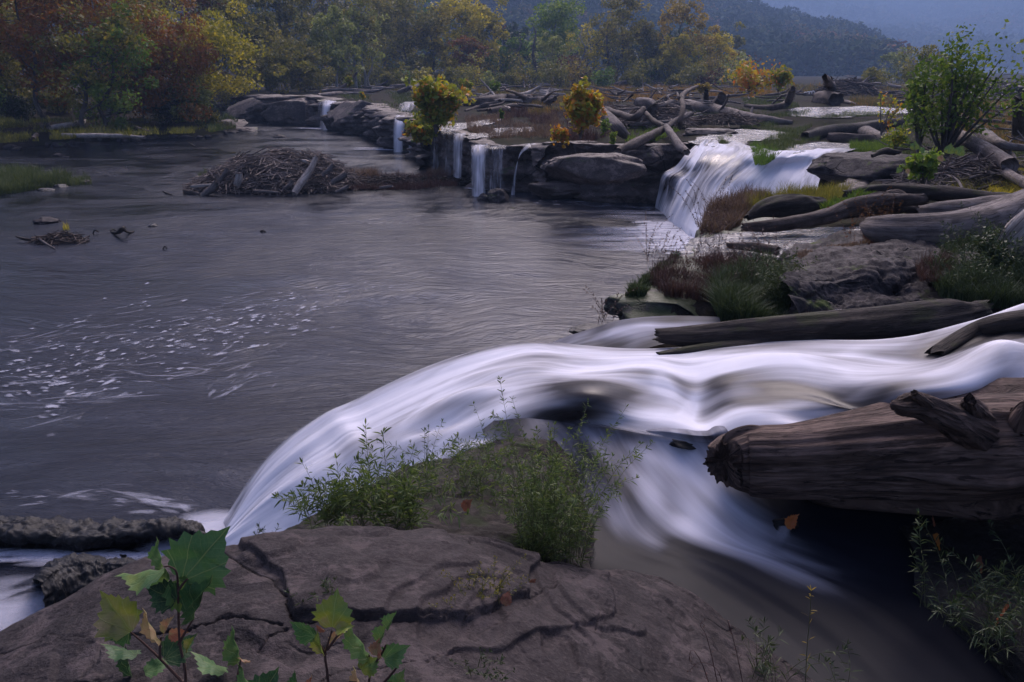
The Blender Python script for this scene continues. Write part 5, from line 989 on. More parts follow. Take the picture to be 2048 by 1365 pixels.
# ---- left bank trees
B_ = [('orange brown leaved sycamore with leaning curved dark trunk at far left', 100, 262, 52, -90, 190, L_or, dict(lean=(-.12, 0), n=9000, size=.24, tbias=.25)),
      ('red orange sycamore behind the twin leaning trunks', 205, 258, 55, -70, 200, L_or, dict(lean=(.05, 0), n=10000, size=.24, tbias=.3, bark=W_white)),
      ('orange sycamore whose foliage droops low over the water at the bank point', 330, 262, 56, 70, 170, L_or, dict(n=9000, size=.22, tbias=.3, z0=.12, lean=(.12, 0))),
      ('yellow green tree leaning right over the river at the bank end', 400, 258, 60, 62, 200, L_yel, dict(n=9500, size=.24, z0=.2, lean=(.28, 0), tbias=-.28)),
      ('dark thin trunked tree at the left frame edge', 30, 255, 56, -60, 170, L_olive, dict(n=7000, size=.26, tbias=-.05)),
      ('leaning dark trunk tree with sparse olive crown between orange trees', 172, 262, 50, 10, 150, L_olive, dict(n=3500, size=.22, lean=(.3, 0), tr=.17, wig=.045)),
      ('green leaved tree with leaning double trunk near fallen pale logs', 195, 262, 51, 60, 140, L_green, dict(n=4000, size=.22, lean=(.42, 0), tr=.16)),
      ('pale barked slim tree deep in the left bank wood', 130, 235, 70, -80, 140, L_olive, dict(n=5000, size=.28, bark=W_white, tbias=-.1)),
      ('dark green tree standing behind the red orange sycamore', 260, 230, 72, -60, 220, L_olive, dict(n=7000, size=.3, tbias=-.2)),
      ('rust red crowned tree high behind the left bank', 345, 225, 78, -40, 160, L_red, dict(n=6000, size=.3, tbias=-.1)),
      ('tall dull olive tree behind the yellow green leaning tree', 440, 220, 85, -60, 180, L_olive, dict(n=7500, size=.34, tbias=-.12)),
      ('deep green tree at the far left corner of the wood', -40, 240, 64, -70, 200, L_olive, dict(n=6500, size=.3, tbias=-.25)),
      ('dim brown green tree filling the gap right of left edge trunk', 70, 235, 75, -70, 170, L_olive, dict(n=6000, size=.3, tbias=-.25)),
      ('low slanting tree with orange tipped foliage near bank point', 290, 258, 58, 120, 120, L_or, dict(n=5000, size=.22, z0=.15, tbias=.0)),
      ('small green willow like tree on the water edge at bank point', 390, 262, 57, 175, 80, L_pale, dict(n=3500, size=.2, z0=.05, tbias=-.1)),
      # ---- far side wood from left to right
      ('dark olive tree at the inner corner of the river behind the bank', 510, 210, 92, -20, 130, L_olive, dict(n=6500, size=.36, tbias=-.1)),
      ('tall dark tree behind the far outcrop', 575, 185, 100, -60, 130, L_olive, dict(n=6500, size=.38, tbias=-.15)),
      ('low bushy olive tree above the far outcrop left side', 545, 200, 82, 110, 110, L_olive, dict(n=5000, size=.3, z0=.05, tbias=-.05)),
      ('bushy brown green small tree above the far outcrop', 600, 190, 86, 105, 90, L_olive, dict(n=4000, size=.3, z0=.05)),
      ('pale green sycamore with tiered crown right of the dark wood', 674, 172, 92, 22, 85, L_pale, dict(n=4200, size=.34, bark=W_white, z0=.25)),
      ('red stemmed dark tree behind the pale green sycamore', 628, 170, 120, -40, 120, L_olive, dict(n=4200, size=.4, tbias=-.25)),
      ('slim white trunked tree with thin crown, leftmost of the white trio', 712, 168, 98, 10, 80, L_pale, dict(n=1500, size=.34, bark=W_white, z0=.35, tbias=-.1)),
      ('slim white trunked tree with forked top, middle of the white trio', 730, 168, 99, -20, 70, L_olive, dict(n=1300, size=.34, bark=W_white, z0=.4, tr=.2)),
      ('slim white trunked tree, rightmost of the white trio', 742, 168, 100, 20, 60, L_pale, dict(n=1000, size=.34, bark=W_white, z0=.4)),
      ('tall brown olive tree behind the white trunk trio', 770, 168, 125, -60, 130, L_olive, dict(n=5200, size=.42)),
      ('broad dusty green tree right of the white trunk trio', 815, 168, 118, 0, 130, L_olive, dict(n=5500, size=.4, tbias=.02, z0=.12)),
      ('golden green tree with many pointed tops left of centre', 925, 168, 120, 5, 130, L_yel, dict(n=6500, size=.42, z0=.15, tbias=-.12)),
      ('dusty green tree between golden tree and broad dusty tree', 868, 168, 122, 30, 100, L_olive, dict(n=4800, size=.4, z0=.1, tbias=.05)),
      ('yellow tipped green tree touching the right of the golden tree', 968, 168, 124, 20, 80, L_yel, dict(n=3600, size=.4, z0=.15, tbias=-.2)),
      ('small orange topped tree in front of the golden tree', 944, 168, 112, 75, 60, L_or, dict(n=2200, size=.34, z0=.25, tbias=.15, thin=.6)),
      ('dark green conical tree left of the round crowned tree', 1025, 168, 118, 78, 66, L_green, dict(n=3600, size=.36, z0=.05, tbias=-.2)),
      ('round topped bright green tree standing alone in the middle', 1112, 168, 128, 12, 100, L_green, dict(n=5600, size=.4, z0=.42, tbias=.12, crown_sig=.25)),
      ('slender green birch like tree in front of the round topped tree', 1105, 168, 116, 75, 64, L_pale, dict(n=1800, size=.34, z0=.2)),
      ('thin leafed tree with visible dark stem right of round topped tree', 1170, 168, 116, 62, 80, L_yel, dict(n=1500, size=.34, z0=.3, tbias=-.2)),
      ('tall narrow olive poplar with upright limbs reaching the frame top', 1235, 168, 120, -25, 90, L_olive, dict(n=3600, size=.4, z0=.25, tbias=.1, lean=(.02, 0))),
      ('dark stemmed sparse tree left of the tall olive poplar', 1212, 168, 114, 30, 70, L_olive, dict(n=1000, size=.36, z0=.4, tr=.3)),
      ('grey green tree right of the tall olive poplar', 1290, 168, 122, 50, 80, L_olive, dict(n=4300, size=.4, z0=.1)),
      ('bright golden yellow tree, the yellowest of the far row', 1358, 166, 122, 8, 88, L_gold, dict(n=3600, size=.4, z0=.35, tbias=-.05)),
      ('yellowish lower tree against the golden yellow tree foot', 1345, 166, 118, 85, 80, L_yel, dict(n=3400, size=.38, z0=.1, tbias=-.1)),
      ('small yellow topped tree at the right end of the far row', 1434, 166, 125, 82, 66, L_yel, dict(n=3200, size=.38, z0=.1, tbias=.1)),
      ('dull green tree between the two yellow trees', 1395, 166, 130, 70, 80, L_olive, dict(n=3300, size=.4, z0=.08)),
      ('low green tree finishing the far row beside the misty hill', 1468, 166, 140, 110, 50, L_pale, dict(n=1800, size=.4, z0=.05, tbias=-.1)),
      ('round grey green shrub tree in the gap behind the green shrub left', 1792, 170, 150, 118, 60, L_pale, dict(n=1600, size=.42, z0=.05, tbias=-.2)),
      ('wide dusky small tree showing red tips behind the green shrub', 1850, 168, 85, 118, 90, L_olive, dict(n=2400, size=.28, z0=.1, tbias=-.05)),
      ('low brown green bush tree left of the dusky small tree', 1745, 172, 95, 148, 50, L_olive, dict(n=1200, size=.28, z0=.05, tbias=-.1))]
for i, (lb, px, py, Yd, tp, wp, mt, kw) in enumerate(B_): tpx(lb, px, py, Yd, tp, wp, mt, seed=i, **kw)
# dead trees
for i, (lb, px, tp, w_, bk) in enumerate([('dead dark tilted trunk left of the round topped green tree', 1074, 38, 20, W_bark), ('bare white branched dead tree in front of the misty slope', 1165, 45, 60, W_white), ('bare grey tree between golden tree and round topped tree', 1040, 60, 60, W_bark)]):
    tpx(lb, px, 168, 112, tp, w_, L_olive, seed=200+i, n=0, bark=bk, z0=.45, name='dead_tree', tr=.22 if i else .35, lean=(-.06, 0))
# understory bushes in the far row and left bank
rs = np.random.RandomState(5)
BU = [L_olive, L_green, L_yel, L_pale, L_olive, L_gold, L_red]
def bush(label, c, R, H, mat, n, size, seed, group=None, name='bush', tb=0., cat='bush', stems=5):
    rs = np.random.RandomState(seed); c = np.asarray(c, float)
    t = thing(name, c, label, cat, group); b = MB(); cs = []
    for k in range(stems*2):
        a = rs.uniform(0, 2*pi); e = c+np.array([cos(a)*R*rs.uniform(.1, .85), sin(a)*R*rs.uniform(.1, .7), H*rs.uniform(.3, .95)])
        V, Q, T, uv = tube([c-[0, 0, .1], c+(e-c)*.5+rs.randn(3)*.05*R, e], [H*.018+.004, H*.012+.003, .003], 4, m=6); b.add(V, Q, T, uv, .3)
        cs += [e, c+(e-c)*rs.uniform(.4, .8)+rs.randn(3)*R*.12]
    b.build('stems', W_bark, parent=t)
    crown_mesh('foliage', np.array(cs), R*.3, n, size, mat, rs, parent=t, tbias=tb, zs=min(1, H/R*.8)); return t
k = 0
for px in np.arange(610, 1500, 15.):
    Yd = rs.uniform(98, 122); g = D(px+rs.randn()*8, 168, Yd); h = rs.uniform(1.5, 4.2); mt = BU[rs.randint(7)] if rs.rand() > .45 else L_olive
    bush('low autumn bush in the undergrowth strip at the foot of the far tree row', (g[0], Yd, 1.95), h*.8, h, mt, 750, .3, 300+k, 'undergrowth bushes of the far tree row', tb=-.12 if mt is not L_gold else -.25, stems=3); k += 1
for i in range(16):
    px = rs.uniform(-60, 480); Yd = np.interp(px, [-60, 480], [50, 66])+rs.uniform(1.5, 10); g = D(px, 250, Yd); z = float(bz(g[0], Yd)); h = rs.uniform(1., 3.)
    bush('dim green bush in the undergrowth of the left bank wood', (g[0], Yd, z), h*.8, h, [L_dark, L_green, L_olive][i % 3], 1500, .18, 400+i, 'undergrowth bushes of the left bank', tb=-.15)
for i, (px, Yd, h, mt, lb) in enumerate([(380, 57.5, 1.4, L_green, 'green bush hanging over the waterline at bank point'), (425, 58, .9, L_olive, 'low grass bush left of the pale flat boulder'), (240, 52, 1.2, L_green, 'green bush right of the short pale log'), (340, 56, 1.6, L_dark, 'very dark bush under the drooping orange sycamore'), (470, 75, 2.4, L_olive, 'bush behind the pale flat boulder across the inlet')]):
    g = D(px, 255, Yd); z = float(bz(g[0], Yd)) if Yd < 70 else 1.; bush(lb, (g[0], Yd, z), h*.9, h, mt, 1800, .15, 450+i)

# ---- wooded slopes as masses of crowns
def forest(Hg, n, r, mats, seed, nleaf, size, umin, umax, label):
    rs = np.random.RandomState(seed); nr, nc = Hg.shape[:2]
    u = rs.uniform(umin, umax, n)*(nr-1); v = rs.uniform(0, 1, n)*(nc-1); i = np.minimum(u.astype(int), nr-2); j = np.minimum(v.astype(int), nc-2)
    a = (u-i)[:, None]; b = (v-j)[:, None]; p = Hg[i, j]*(1-a)*(1-b)+Hg[i+1, j]*a*(1-b)+Hg[i, j+1]*(1-a)*b+Hg[i+1, j+1]*a*b
    px, py = project(p); ok = (px > -500) & (px < 2550) & (py > -420); p = p[ok]; n = len(p)
    R = rs.uniform(*r, n)
    d = rs.randn(n, nleaf, 3); d /= np.linalg.norm(d, axis=2, keepdims=True); d[..., 2] = np.abs(d[..., 2])*1.25-.25*(rs.rand(n, nleaf) < .35)
    lump = 1+.28*fbm(d*1.6+np.arange(n)[:, None, None]*3.7, 2, 5)
    C = p[:, None, :]+np.array([0, 0, 1.])*(R*.75)[:, None, None]+d*lump[..., None]*R[:, None, None]*np.array([1, 1, 1.05])
    V, Q = leafquads(C.reshape(-1, 3), np.repeat(R*size, nleaf)*rs.uniform(.6, 1.3, n*nleaf), rs, up=1.6, asp=.8)
    big = fbm(p*.012, 3, seed)*.25; t = np.clip(.42+big+rs.randn(n)*.2, 0, 1); t = np.clip(np.repeat(t, nleaf)+rs.randn(n*nleaf)*.05, 0, 1)
    return mk('forest', V, Q, mat=mats, attrs={'tint': np.repeat(t, 4)}, kind='stuff', label=label, cat='forest', smooth=False, org=np.zeros(3))
F1 = leafmat('mixed autumn forest', [(0.024, 0.049, 0.021), (0.041, 0.072, 0.027), (0.081, 0.104, 0.030), (0.153, 0.133, 0.038), (0.265, 0.113, 0.045)], tr=.05, rough=.9, spec=.05)
F2 = leafmat('far mixed autumn forest', [(0.031, 0.053, 0.027), (0.050, 0.079, 0.030), (0.081, 0.104, 0.038), (0.143, 0.122, 0.045), (0.203, 0.113, 0.054)], tr=.05, rough=.9, spec=.05)
forest(H1, 4000, (4, 7.5), F1, 3, 210, .3, .02, .88, 'autumn wood covering the nearer hillside')
forest(H2, 12000, (7, 12), F2, 4, 34, .6, .02, .85, 'hazy wood covering the far mountain')
# dark understory wall behind far row
rsx = np.random.RandomState(9)
for i, px in enumerate(np.arange(460, 1480, 34)):
    Yd = rsx.uniform(140, 170); g = D(px+rsx.randn()*10, 168, Yd)
    tree('background tree half hidden behind the far tree row', (g[0], Yd, 2.), rsx.uniform(9, 15) if px < 1000 else rsx.uniform(6, 10), rsx.uniform(3.5, 5), [L_olive, L_green, L_dark, L_olive, L_red][rsx.randint(5)], n=1500, size=.6, seed=500+i, z0=.08, nl=8, sub=2, group='half hidden trees behind the far row', tbias=-.1)

# ================================================================ grass
def blades(P0, h, w, rs, mat, name, label, cat='grass', bend=.5, kind='stuff', lean=(0, 0), tb=0., n3=3, group=None, seedh=0.):
    n = len(P0); h = h*rs.uniform(.35, 1.25, n)*(.75+.6*fbm(P0*np.array([1, 1, 0])/max(h, .05)*.9, 3, 7)); h = np.maximum(h, .02); an = rs.uniform(0, 2*pi, n); bd = rs.uniform(.1, 1.6, n)*bend
    d = np.stack([np.cos(an)*bd+lean[0], np.sin(an)*bd+lean[1], np.zeros(n)], -1); sd = rs.uniform(0, 2*pi, n); s = np.stack([np.cos(sd), np.sin(sd), 0*sd], -1)*w/2
    V = []
    for k in range(n3):
        f = k/n3; c = P0+d*(h*f*f)[:, None]+np.array([0, 0, 1.])*(h*f*(1-.25*f*bd))[:, None]; V += [c-s*(1-f*.6), c+s*(1-f*.6)]
    V.append(P0+d*h[:, None]+np.array([0, 0, 1.])*(h*(1-.25*bd))[:, None])
    m = 2*n3+1; V = np.stack(V, 1).reshape(-1, 3); b = (np.arange(n)*m)[:, None]
    Q = np.concatenate([b+np.array([[2*k, 2*k+1, 2*k+3, 2*k+2]]) for k in range(n3-1)]); T = b+np.array([[2*n3-2, 2*n3-1, 2*n3]])
    t = np.repeat(np.clip(.5+rs.randn(n)*.22+tb, 0, 1), m)
    return mk(name, V, Q, T, mat, label, cat, group, kind, attrs={'tint': t}, smooth=False)
def samp(poly, n, rs, f=None, noise=0., seed=0):
    poly = np.array(poly, float); out = []
    while len(out) < n:
        q = rs.uniform(poly.min(0), poly.max(0), (n*2, 2)); q = q[inpoly(q[:, 0], q[:, 1], poly)]
        if noise: q = q[fbm(np.stack([q[:, 0]/40, q[:, 1]/12, 0*q[:, 0]], -1), 3, seed) > noise*rs.uniform(-1, 1, len(q))]
        out += list(q)
    return np.array(out[:n])
def field(poly, n, h, w, mat, label, seed=0, z=None, name='grass', noise=.5, **k):
    rs = np.random.RandomState(seed); q = samp(poly, n, rs, noise=noise, seed=seed)
    p = G(q[:, 0], q[:, 1]) if z is None else P(q[:, 0], q[:, 1], z); p = p-np.array([0, 0, .02]); return blades(p, h, w, rs, mat, name, label, **k)
field([(640, 170), (1500, 168), (1500, 186), (930, 192), (840, 180), (640, 190)], 26000, .45, .05, L_mead, 'far meadow of green and orange grass before the tree row', 1, tb=-.15)
field([(1180, 175), (1500, 172), (1560, 190), (1420, 200), (1200, 205)], 16000, .55, .04, L_mead, 'orange brown tall grass behind the crossed log pile', 2, tb=.12)
field([(930, 235), (1110, 225), (1130, 262), (1100, 275), (980, 278), (935, 262)], 9000, .28, .02, L_tan, 'tan and rust grass tufts on the terrace above the middle falls', 3, tb=-.1)
field([(1000, 190), (1200, 190), (1200, 225), (1060, 232)], 7000, .4, .03, L_mead, 'dry grass around the twisted root log', 4)
field([(1475, 258), (1560, 235), (1640, 246), (1600, 268), (1640, 280), (1570, 306), (1530, 300), (1520, 285), (1560, 268)], 12000, .22, .014, L_grass, 'olive grass islet growing on the crest of the main falls', 5, noise=.4)
field([(1500, 292), (1545, 296), (1560, 312), (1530, 330), (1510, 330)], 3000, .24, .014, L_green, 'dark green grass tuft hanging between the white falls', 6, z=1.9, noise=0, tb=-.38)
field([(1430, 280), (1470, 272), (1475, 290), (1440, 292)], 900, .2, .012, L_grass, 'small sedge tuft in the crest water left of the grass islet', 7)
field([(1480, 195), (1560, 185), (1600, 215), (1500, 226)], 6000, .35, .02, L_grass, 'green grass between bleached trunk and curved log', 8)
field([(1520, 232), (1620, 222), (1700, 238), (1640, 248), (1560, 244)], 5000, .22, .015, L_grass, 'dark grass strip below the bright far pond', 9)
field([(1680, 190), (1900, 182), (2060, 190), (2060, 215), (1860, 216), (1700, 212)], 12000, .35, .03, L_mead, 'brown green grass on the flats by the bright pond', 10, tb=-.1)
field([(1690, 225), (1800, 228), (1800, 250), (1640, 258)], 4000, .25, .016, L_grass, 'grass tufts left of the green shrub', 11)
field([(1700, 292), (1790, 280), (1830, 296), (1740, 306), (1700, 304)], 7000, .25, .012, L_bright, 'bright green grass clump behind the flat slab', 12, noise=0, tb=-.15)
field([(1880, 215), (2060, 210), (2060, 300), (1920, 280)], 9000, .5, .016, L_mead, 'brown weeds at the right beyond the sloping bleached log', 13, tb=.05)
field([(1830, 345), (1960, 345), (2060, 330), (2060, 400), (1860, 398)], 5000, .5, .01, L_olive, 'arching coarse grass beneath the shaded tangle', 14, bend=1.1)
field([(1975, 350), (2060, 340), (2060, 405), (1975, 400)], 5000, .3, .012, L_yel, 'yellow green weeds at the right edge above the split log', 15, noise=0)
field([(1400, 470), (1410, 430), (1470, 400), (1520, 392), (1540, 405), (1490, 430), (1480, 452), (1430, 478)], 11000, .32, .007, L_tan, 'pinkish tan dry grass beside the foot of the main falls', 16, noise=0, z=2.1, tb=-.15)
field([(1490, 408), (1560, 398), (1660, 385), (1700, 392), (1650, 415), (1600, 424), (1500, 428)], 12000, .27, .008, L_olive, 'green and rust grass bank before the main falls', 17, noise=0, z=2.1, tb=-.02)
field([(1560, 420), (1640, 405), (1690, 400), (1650, 425), (1600, 435)], 3500, .22, .007, L_olive, 'short grass around the rotten stump chunk', 18, noise=0, z=2.15)
field([(1640, 420), (1690, 400), (1745, 392), (1755, 402), (1700, 420), (1655, 426)], 6000, .14, .014, L_bright, 'fresh bright green herb cushion behind the crooked brown log', 19, noise=0, z=2.4, tb=-.2)
field([(1725, 470), (1760, 455), (1790, 470), (1780, 490), (1740, 490)], 1500, .2, .006, L_brownw, 'red brown dry weed under the pale log end', 20, noise=0, z=2.3, tb=.3)
field([(1420, 600), (1450, 560), (1520, 545), (1575, 550), (1575, 635), (1500, 650), (1440, 640)], 14000, .34, .007, L_weed, 'tall fresh green grass clump left of the layered boulder', 21, noise=0, z=2.12, bend=.6)
field([(1290, 560), (1340, 520), (1430, 520), (1560, 525), (1480, 570), (1420, 600), (1330, 590)], 9000, .22, .006, L_brownw, 'dark red brown seed weeds covering the wet shelf edge', 22, noise=0, z=2.15)
field([(1250, 590), (1300, 548), (1350, 515), (1365, 522), (1320, 556), (1290, 590)], 3600, .12, .008, L_weed, 'green grass fringe on the cliff corner of wet shelf', 23, noise=0, z=2.14, tb=.15)
field([(1590, 505), (1700, 485), (1760, 478), (1700, 492), (1600, 515)], 1500, .05, .006, L_tan, 'yellow brown moss line along the boulder back edge', 24, noise=0, z=2.34)
field([(1860, 560), (1890, 500), (1960, 480), (2060, 500), (2060, 620), (1950, 610), (1880, 590)], 15000, .26, .008, L_weed, 'shaded green weeds right of the layered boulder', 25, noise=0, z=2.38, tb=-.12)
field([(1830, 530), (1900, 515), (1900, 560), (1840, 560)], 1600, .14, .005, L_brownw, 'brown dry tuft on the boulder shoulder', 26, noise=0, z=2.46)
field([(1640, 640), (1660, 600), (1840, 585), (1850, 605), (1700, 620)], 3000, .03, .008, L_weed, 'thin moss and algae strip at the boulder foot', 27, noise=.4, z=2.24, tb=.1)
def bfield(poly, n, h, w, mat, label, seed, **k):
    rs = np.random.RandomState(seed); q = samp(poly, n, rs, noise=.5, seed=seed); z = np.full(n, .8)
    for _ in range(4): p = P(q[:, 0], q[:, 1], z); z = bz(p[:, 0], p[:, 1])
    blades(p, h, w, rs, mat, 'grass', label, **k)
bfield([(-60, 290), (60, 284), (200, 275), (420, 266), (470, 256), (440, 238), (300, 240), (-60, 240)], 16000, .3, .03, L_olive, 'rough herbs and leaf litter over the left bank', 41, tb=-.4)
bfield([(400, 240), (470, 225), (480, 255), (420, 266)], 5000, .4, .03, L_grass, 'grass on the point of the left bank', 42, tb=-.35)
field([(640, 180), (860, 172), (900, 200), (850, 240), (760, 215), (700, 200)], 8000, .28, .03, L_grass, 'grass among the far terrace logs', 43, tb=-.1)
field([(1110, 222), (1240, 205), (1250, 260), (1180, 285), (1110, 280)], 6000, .35, .018, L_brownw, 'reddish brown weeds left of the crossed logs', 44, tb=.1)
field([(1240, 255), (1340, 240), (1360, 262), (1300, 290), (1250, 285)], 3500, .25, .014, L_green, 'green weeds under the crossed logs', 45, tb=-.1)
field([(1370, 215), (1440, 210), (1560, 238), (1480, 252), (1390, 245)], 5000, .25, .016, L_grass, 'grass around the bleached trunk', 46, tb=-.1)
field([(1560, 172), (2060, 172), (2060, 192), (1560, 190)], 20000, .5, .06, L_mead, 'dry grass band along the right horizon', 47, tb=-.15)
field([(1800, 240), (2060, 225), (2060, 330), (1850, 340), (1790, 300)], 9000, .3, .012, L_grass, 'mixed weeds under the big green shrub', 48, tb=-.1)
field([(1040, 215), (1110, 225), (1100, 250), (1020, 245), (940, 225)], 4000, .35, .02, L_brownw, 'rusty weeds below the twisted root', 49, tb=.15)
# grassy islet left and weeds on the low tangle
def isle(poly, n, h, w, mat, label, seed, z=.02, **k): return field(poly, n, h, w, mat, label, seed, z=z, noise=0, **k)
isle([(-60, 395), (40, 385), (85, 376), (140, 370), (145, 360), (60, 350), (-60, 350)], 16000, .55, .016, L_grass, 'olive grass islet in the river at the left frame edge', 30, tb=-.08)
isle([(140, 372), (185, 368), (180, 360), (150, 358)], 500, .4, .012, L_grass, 'sparse grass stalks at the right tip of the grassy islet', 31, tb=.1)
isle([(670, 365), (690, 350), (750, 345), (760, 362), (700, 372)], 3500, .6, .012, L_tan, 'rust tan grass tuft on the right shoulder of brush island', 32, z=.1, tb=-.12)
isle([(690, 378), (760, 350), (900, 350), (915, 372), (820, 380)], 8000, .28, .01, L_brownw, 'brown dry weeds over the low stick tangle', 33, z=.12, tb=.1)
isle([(850, 345), (900, 338), (915, 350), (860, 352)], 1500, .3, .01, L_tan, 'tan grass tuft at the foot of the small falls', 34, z=.1)
isle([(395, 350), (415, 345), (415, 360), (398, 362)], 300, .25, .01, L_grass, 'green tuft on the left end of the brush island', 35, z=.3)
isle([(125, 455), (138, 452), (140, 460), (128, 462)], 80, .2, .01, L_yel, 'tiny weed sprig behind the small branch clump', 36)

# ================================================================ saplings in the middle distance
def sapling(label, px, py, z, hpx, wpx, mat, n, size, seed, stems=6, tb=0., lean=0., cat='sapling', name='sapling', Y=None, leafy=.2):
    rs = np.random.RandomState(seed+900); c = P(px, py, z) if Y is None else D(px, py, Y); mp = mpp(c); H = hpx*mp; R = wpx*mp/2
    t = thing(name, c, label, cat); b = MB(); cs = []
    for k in range(stems):
        a = rs.uniform(0, 2*pi); q = rs.uniform(.2, 1)**.7; e = c+np.array([cos(a)*R*q*.8+lean*H, sin(a)*R*q*.6, H*(1.02-.45*q*q)*rs.uniform(.85, 1)])
        md = c+(e-c)*.5+rs.randn(3)*.05*R+[0, 0, .06*H]; pts = spl([c, md, e], 9)
        V, Q, T, uv = tube([c, md, e], [H*.012+.004, H*.008+.003, .003], 5, m=8); b.add(V, Q, T, uv, .4)
        for j in range(3, 9): cs.append(pts[j]); cs.append(pts[j]+rs.randn(3)*R*.16)
    b.build('stems', W_bark, parent=t)
    crown_mesh('foliage', np.array(cs), R*leafy, n, size, mat, rs, parent=t, tbias=tb, zs=.9); return t
sapling('large yellow green sycamore sapling on the cliff edge left of the small falls', 872, 268, 1.8, 104, 128, L_lime, 3000, .24, 1, 12, tb=.05, lean=0)
sapling('lower hanging half of yellow green foliage over the cliff beside the small falls', 846, 296, None, 70, 76, L_lime, 1300, .22, 2, 7, tb=.05, Y=34.5)
sapling('flame shaped yellow and orange sapling on the ledge in the centre', 1160, 278, None, 106, 92, L_fire, 2000, .2, 3, 9, tb=-.05, Y=26.8, lean=.05)
sapling('small drooping orange spray at the left foot of the flame shaped sapling', 1122, 292, None, 36, 60, L_fire, 320, .15, 4, 5, tb=.1, Y=26.6)
sapling('small yellow green sapling right behind the large one', 930, 188, None, 26, 44, L_lime, 420, .24, 5, 5, Y=58)
sapling('little bright green sapling alone on the far terrace meadow', 990, 186, None, 24, 24, L_bright, 260, .24, 6, 4, Y=60, tb=.1)
sapling('small yellow sapling on the outcrop above the far fall', 700, 182, None, 28, 18, L_lime, 180, .24, 7, 4, Y=60)
sapling('second small yellow sapling hanging on the outcrop face', 727, 205, None, 26, 14, L_lime, 150, .22, 8, 3, Y=57)
sapling('tiny green sprig at the centre of the middle terrace', 1003, 244, None, 26, 12, L_bright, 120, .12, 9, 3, Y=33)
sapling('red orange leaved sapling group behind the bleached trunk', 1498, 186, None, 52, 120, L_fire, 800, .24, 10, 12, Y=48, tb=.0)
sapling('yellow green sapling right of the red orange group', 1556, 186, None, 46, 64, L_lime, 500, .24, 11, 6, Y=48)
sapling('low golden bush left of the red orange saplings', 1410, 184, None, 14, 40, L_gold, 400, .2, 12, 5, Y=55)
sapling('big bright green shrub, the tallest plant right of the falls', 1885, 320, 2.3, 200, 240, L_bright, 3300, .1, 13, 18, tb=-.05, leafy=.12, lean=.15)
sapling('left arm of green foliage beside the big green shrub', 1835, 310, 2.3, 165, 90, L_bright, 1700, .09, 14, 8, tb=-.05)
sapling('yellow and red leaved sprig before the bright far pond', 1762, 270, 2.15, 80, 66, L_lime, 150, .13, 15, 5, tb=.15)
sapling('lime herb clump left of the big green shrub foot', 1790, 302, 2.2, 44, 60, L_lime, 420, .09, 16, 6, tb=-.1)
sapling('dark green broad leaved sapling right of the flat slab', 1845, 372, 2.2, 66, 76, L_green, 420, .13, 17, 6, tb=.1)
sapling('green vine weed climbing over the right end of the pale log', 1975, 560, 2.4, 90, 80, L_weed, 1500, .035, 18, 9)
sapling('small leafy green shoot on the cliff under the crossed logs', 1225, 300, 1.7, 40, 26, L_green, 220, .09, 19, 4, tb=.15)
sapling('hanging green plant on the cliff left of the crossed logs', 1208, 275, 2.0, 34, 34, L_green, 260, .09, 20, 5)
# ---- large sycamore leaves
def leafshape():
    pts = []
    lob = [(-.18, -.02), (-.34, .02), (-.40, .10), (-.56, .13), (-.47, .24), (-.60, .34), (-.46, .40), (-.50, .55), (-.36, .55), (-.33, .68), (-.22, .66), (-.16, .80), (-.08, .82), (0, 1.0)]
    L = [(0, 0)]+lob; Rr = [(-x*1.03, y*.98) for x, y in lob[:-1]][::-1]
    return np.array(L+Rr)
LS = leafshape()
def bigleaf(b, base, ang, size, tint, fold=.25, yaw=0., pitch=.5, roll=0., wid=1.):
    """leaf in the world: midrib points at screen angle ang, tilted towards the sky by pitch"""
    rs_ = RS; s = LS.copy(); s += rs_.randn(*s.shape)*.012; n = len(s)
    c = np.array([0, .42]); rings = []
    for f in (1., .66, .33): rings.append(c+(s-c)*f)
    q = np.concatenate(rings+[[c]]); x = q[:, 0]*wid; y = q[:, 1]
    z = fold*1.3*np.abs(x)+.05*np.sin(x*6+tint*40)*y-.25*(y-.4)**2*.6+.03*np.sin(y*14+np.abs(x)*9)-.12*np.abs(x)**1.5
    v = np.stack([x*np.cos(roll), y, z+x*np.sin(roll)], -1)*size
    ca, sa = cos(ang), sin(ang)      # midrib direction in the frontal plane
    ax = np.array([ca, 0, sa]); side = np.array([sa, 0, -ca]); nn = np.array([0, -1., 0])
    cp, sp_ = cos(pitch), sin(pitch); ax2 = ax*cp+np.array([0, 1., 0])*sp_; n2 = -(-ax*sp_+np.array([0, 1., 0])*cp)
    cy, sy = cos(yaw), sin(yaw); s2 = side*cy+n2*sy; n3 = -side*sy+n2*cy
    W = base+v[:, :1]*s2+v[:, 1:2]*ax2+v[:, 2:]*n3
    Q = []; T = []
    for r in range(2):
        for j in range(n): Q.append((r*n+j, r*n+(j+1) % n, (r+1)*n+(j+1) % n, (r+1)*n+j))
    for j in range(n): T.append((2*n+j, 2*n+(j+1) % n, 3*n))
    t = np.clip(tint+.06*fbm(np.stack([x*5, y*5, 0*x+tint*9], -1), 2, 3)-.05*(np.abs(x) < .03)+.12*fbm(np.stack([x*2, y*2, 0*x+tint*19], -1), 2, 8), 0, 1)
    b.add(W, Q, T, uv=np.stack([x/max(wid, .3), y], -1), tint=t)
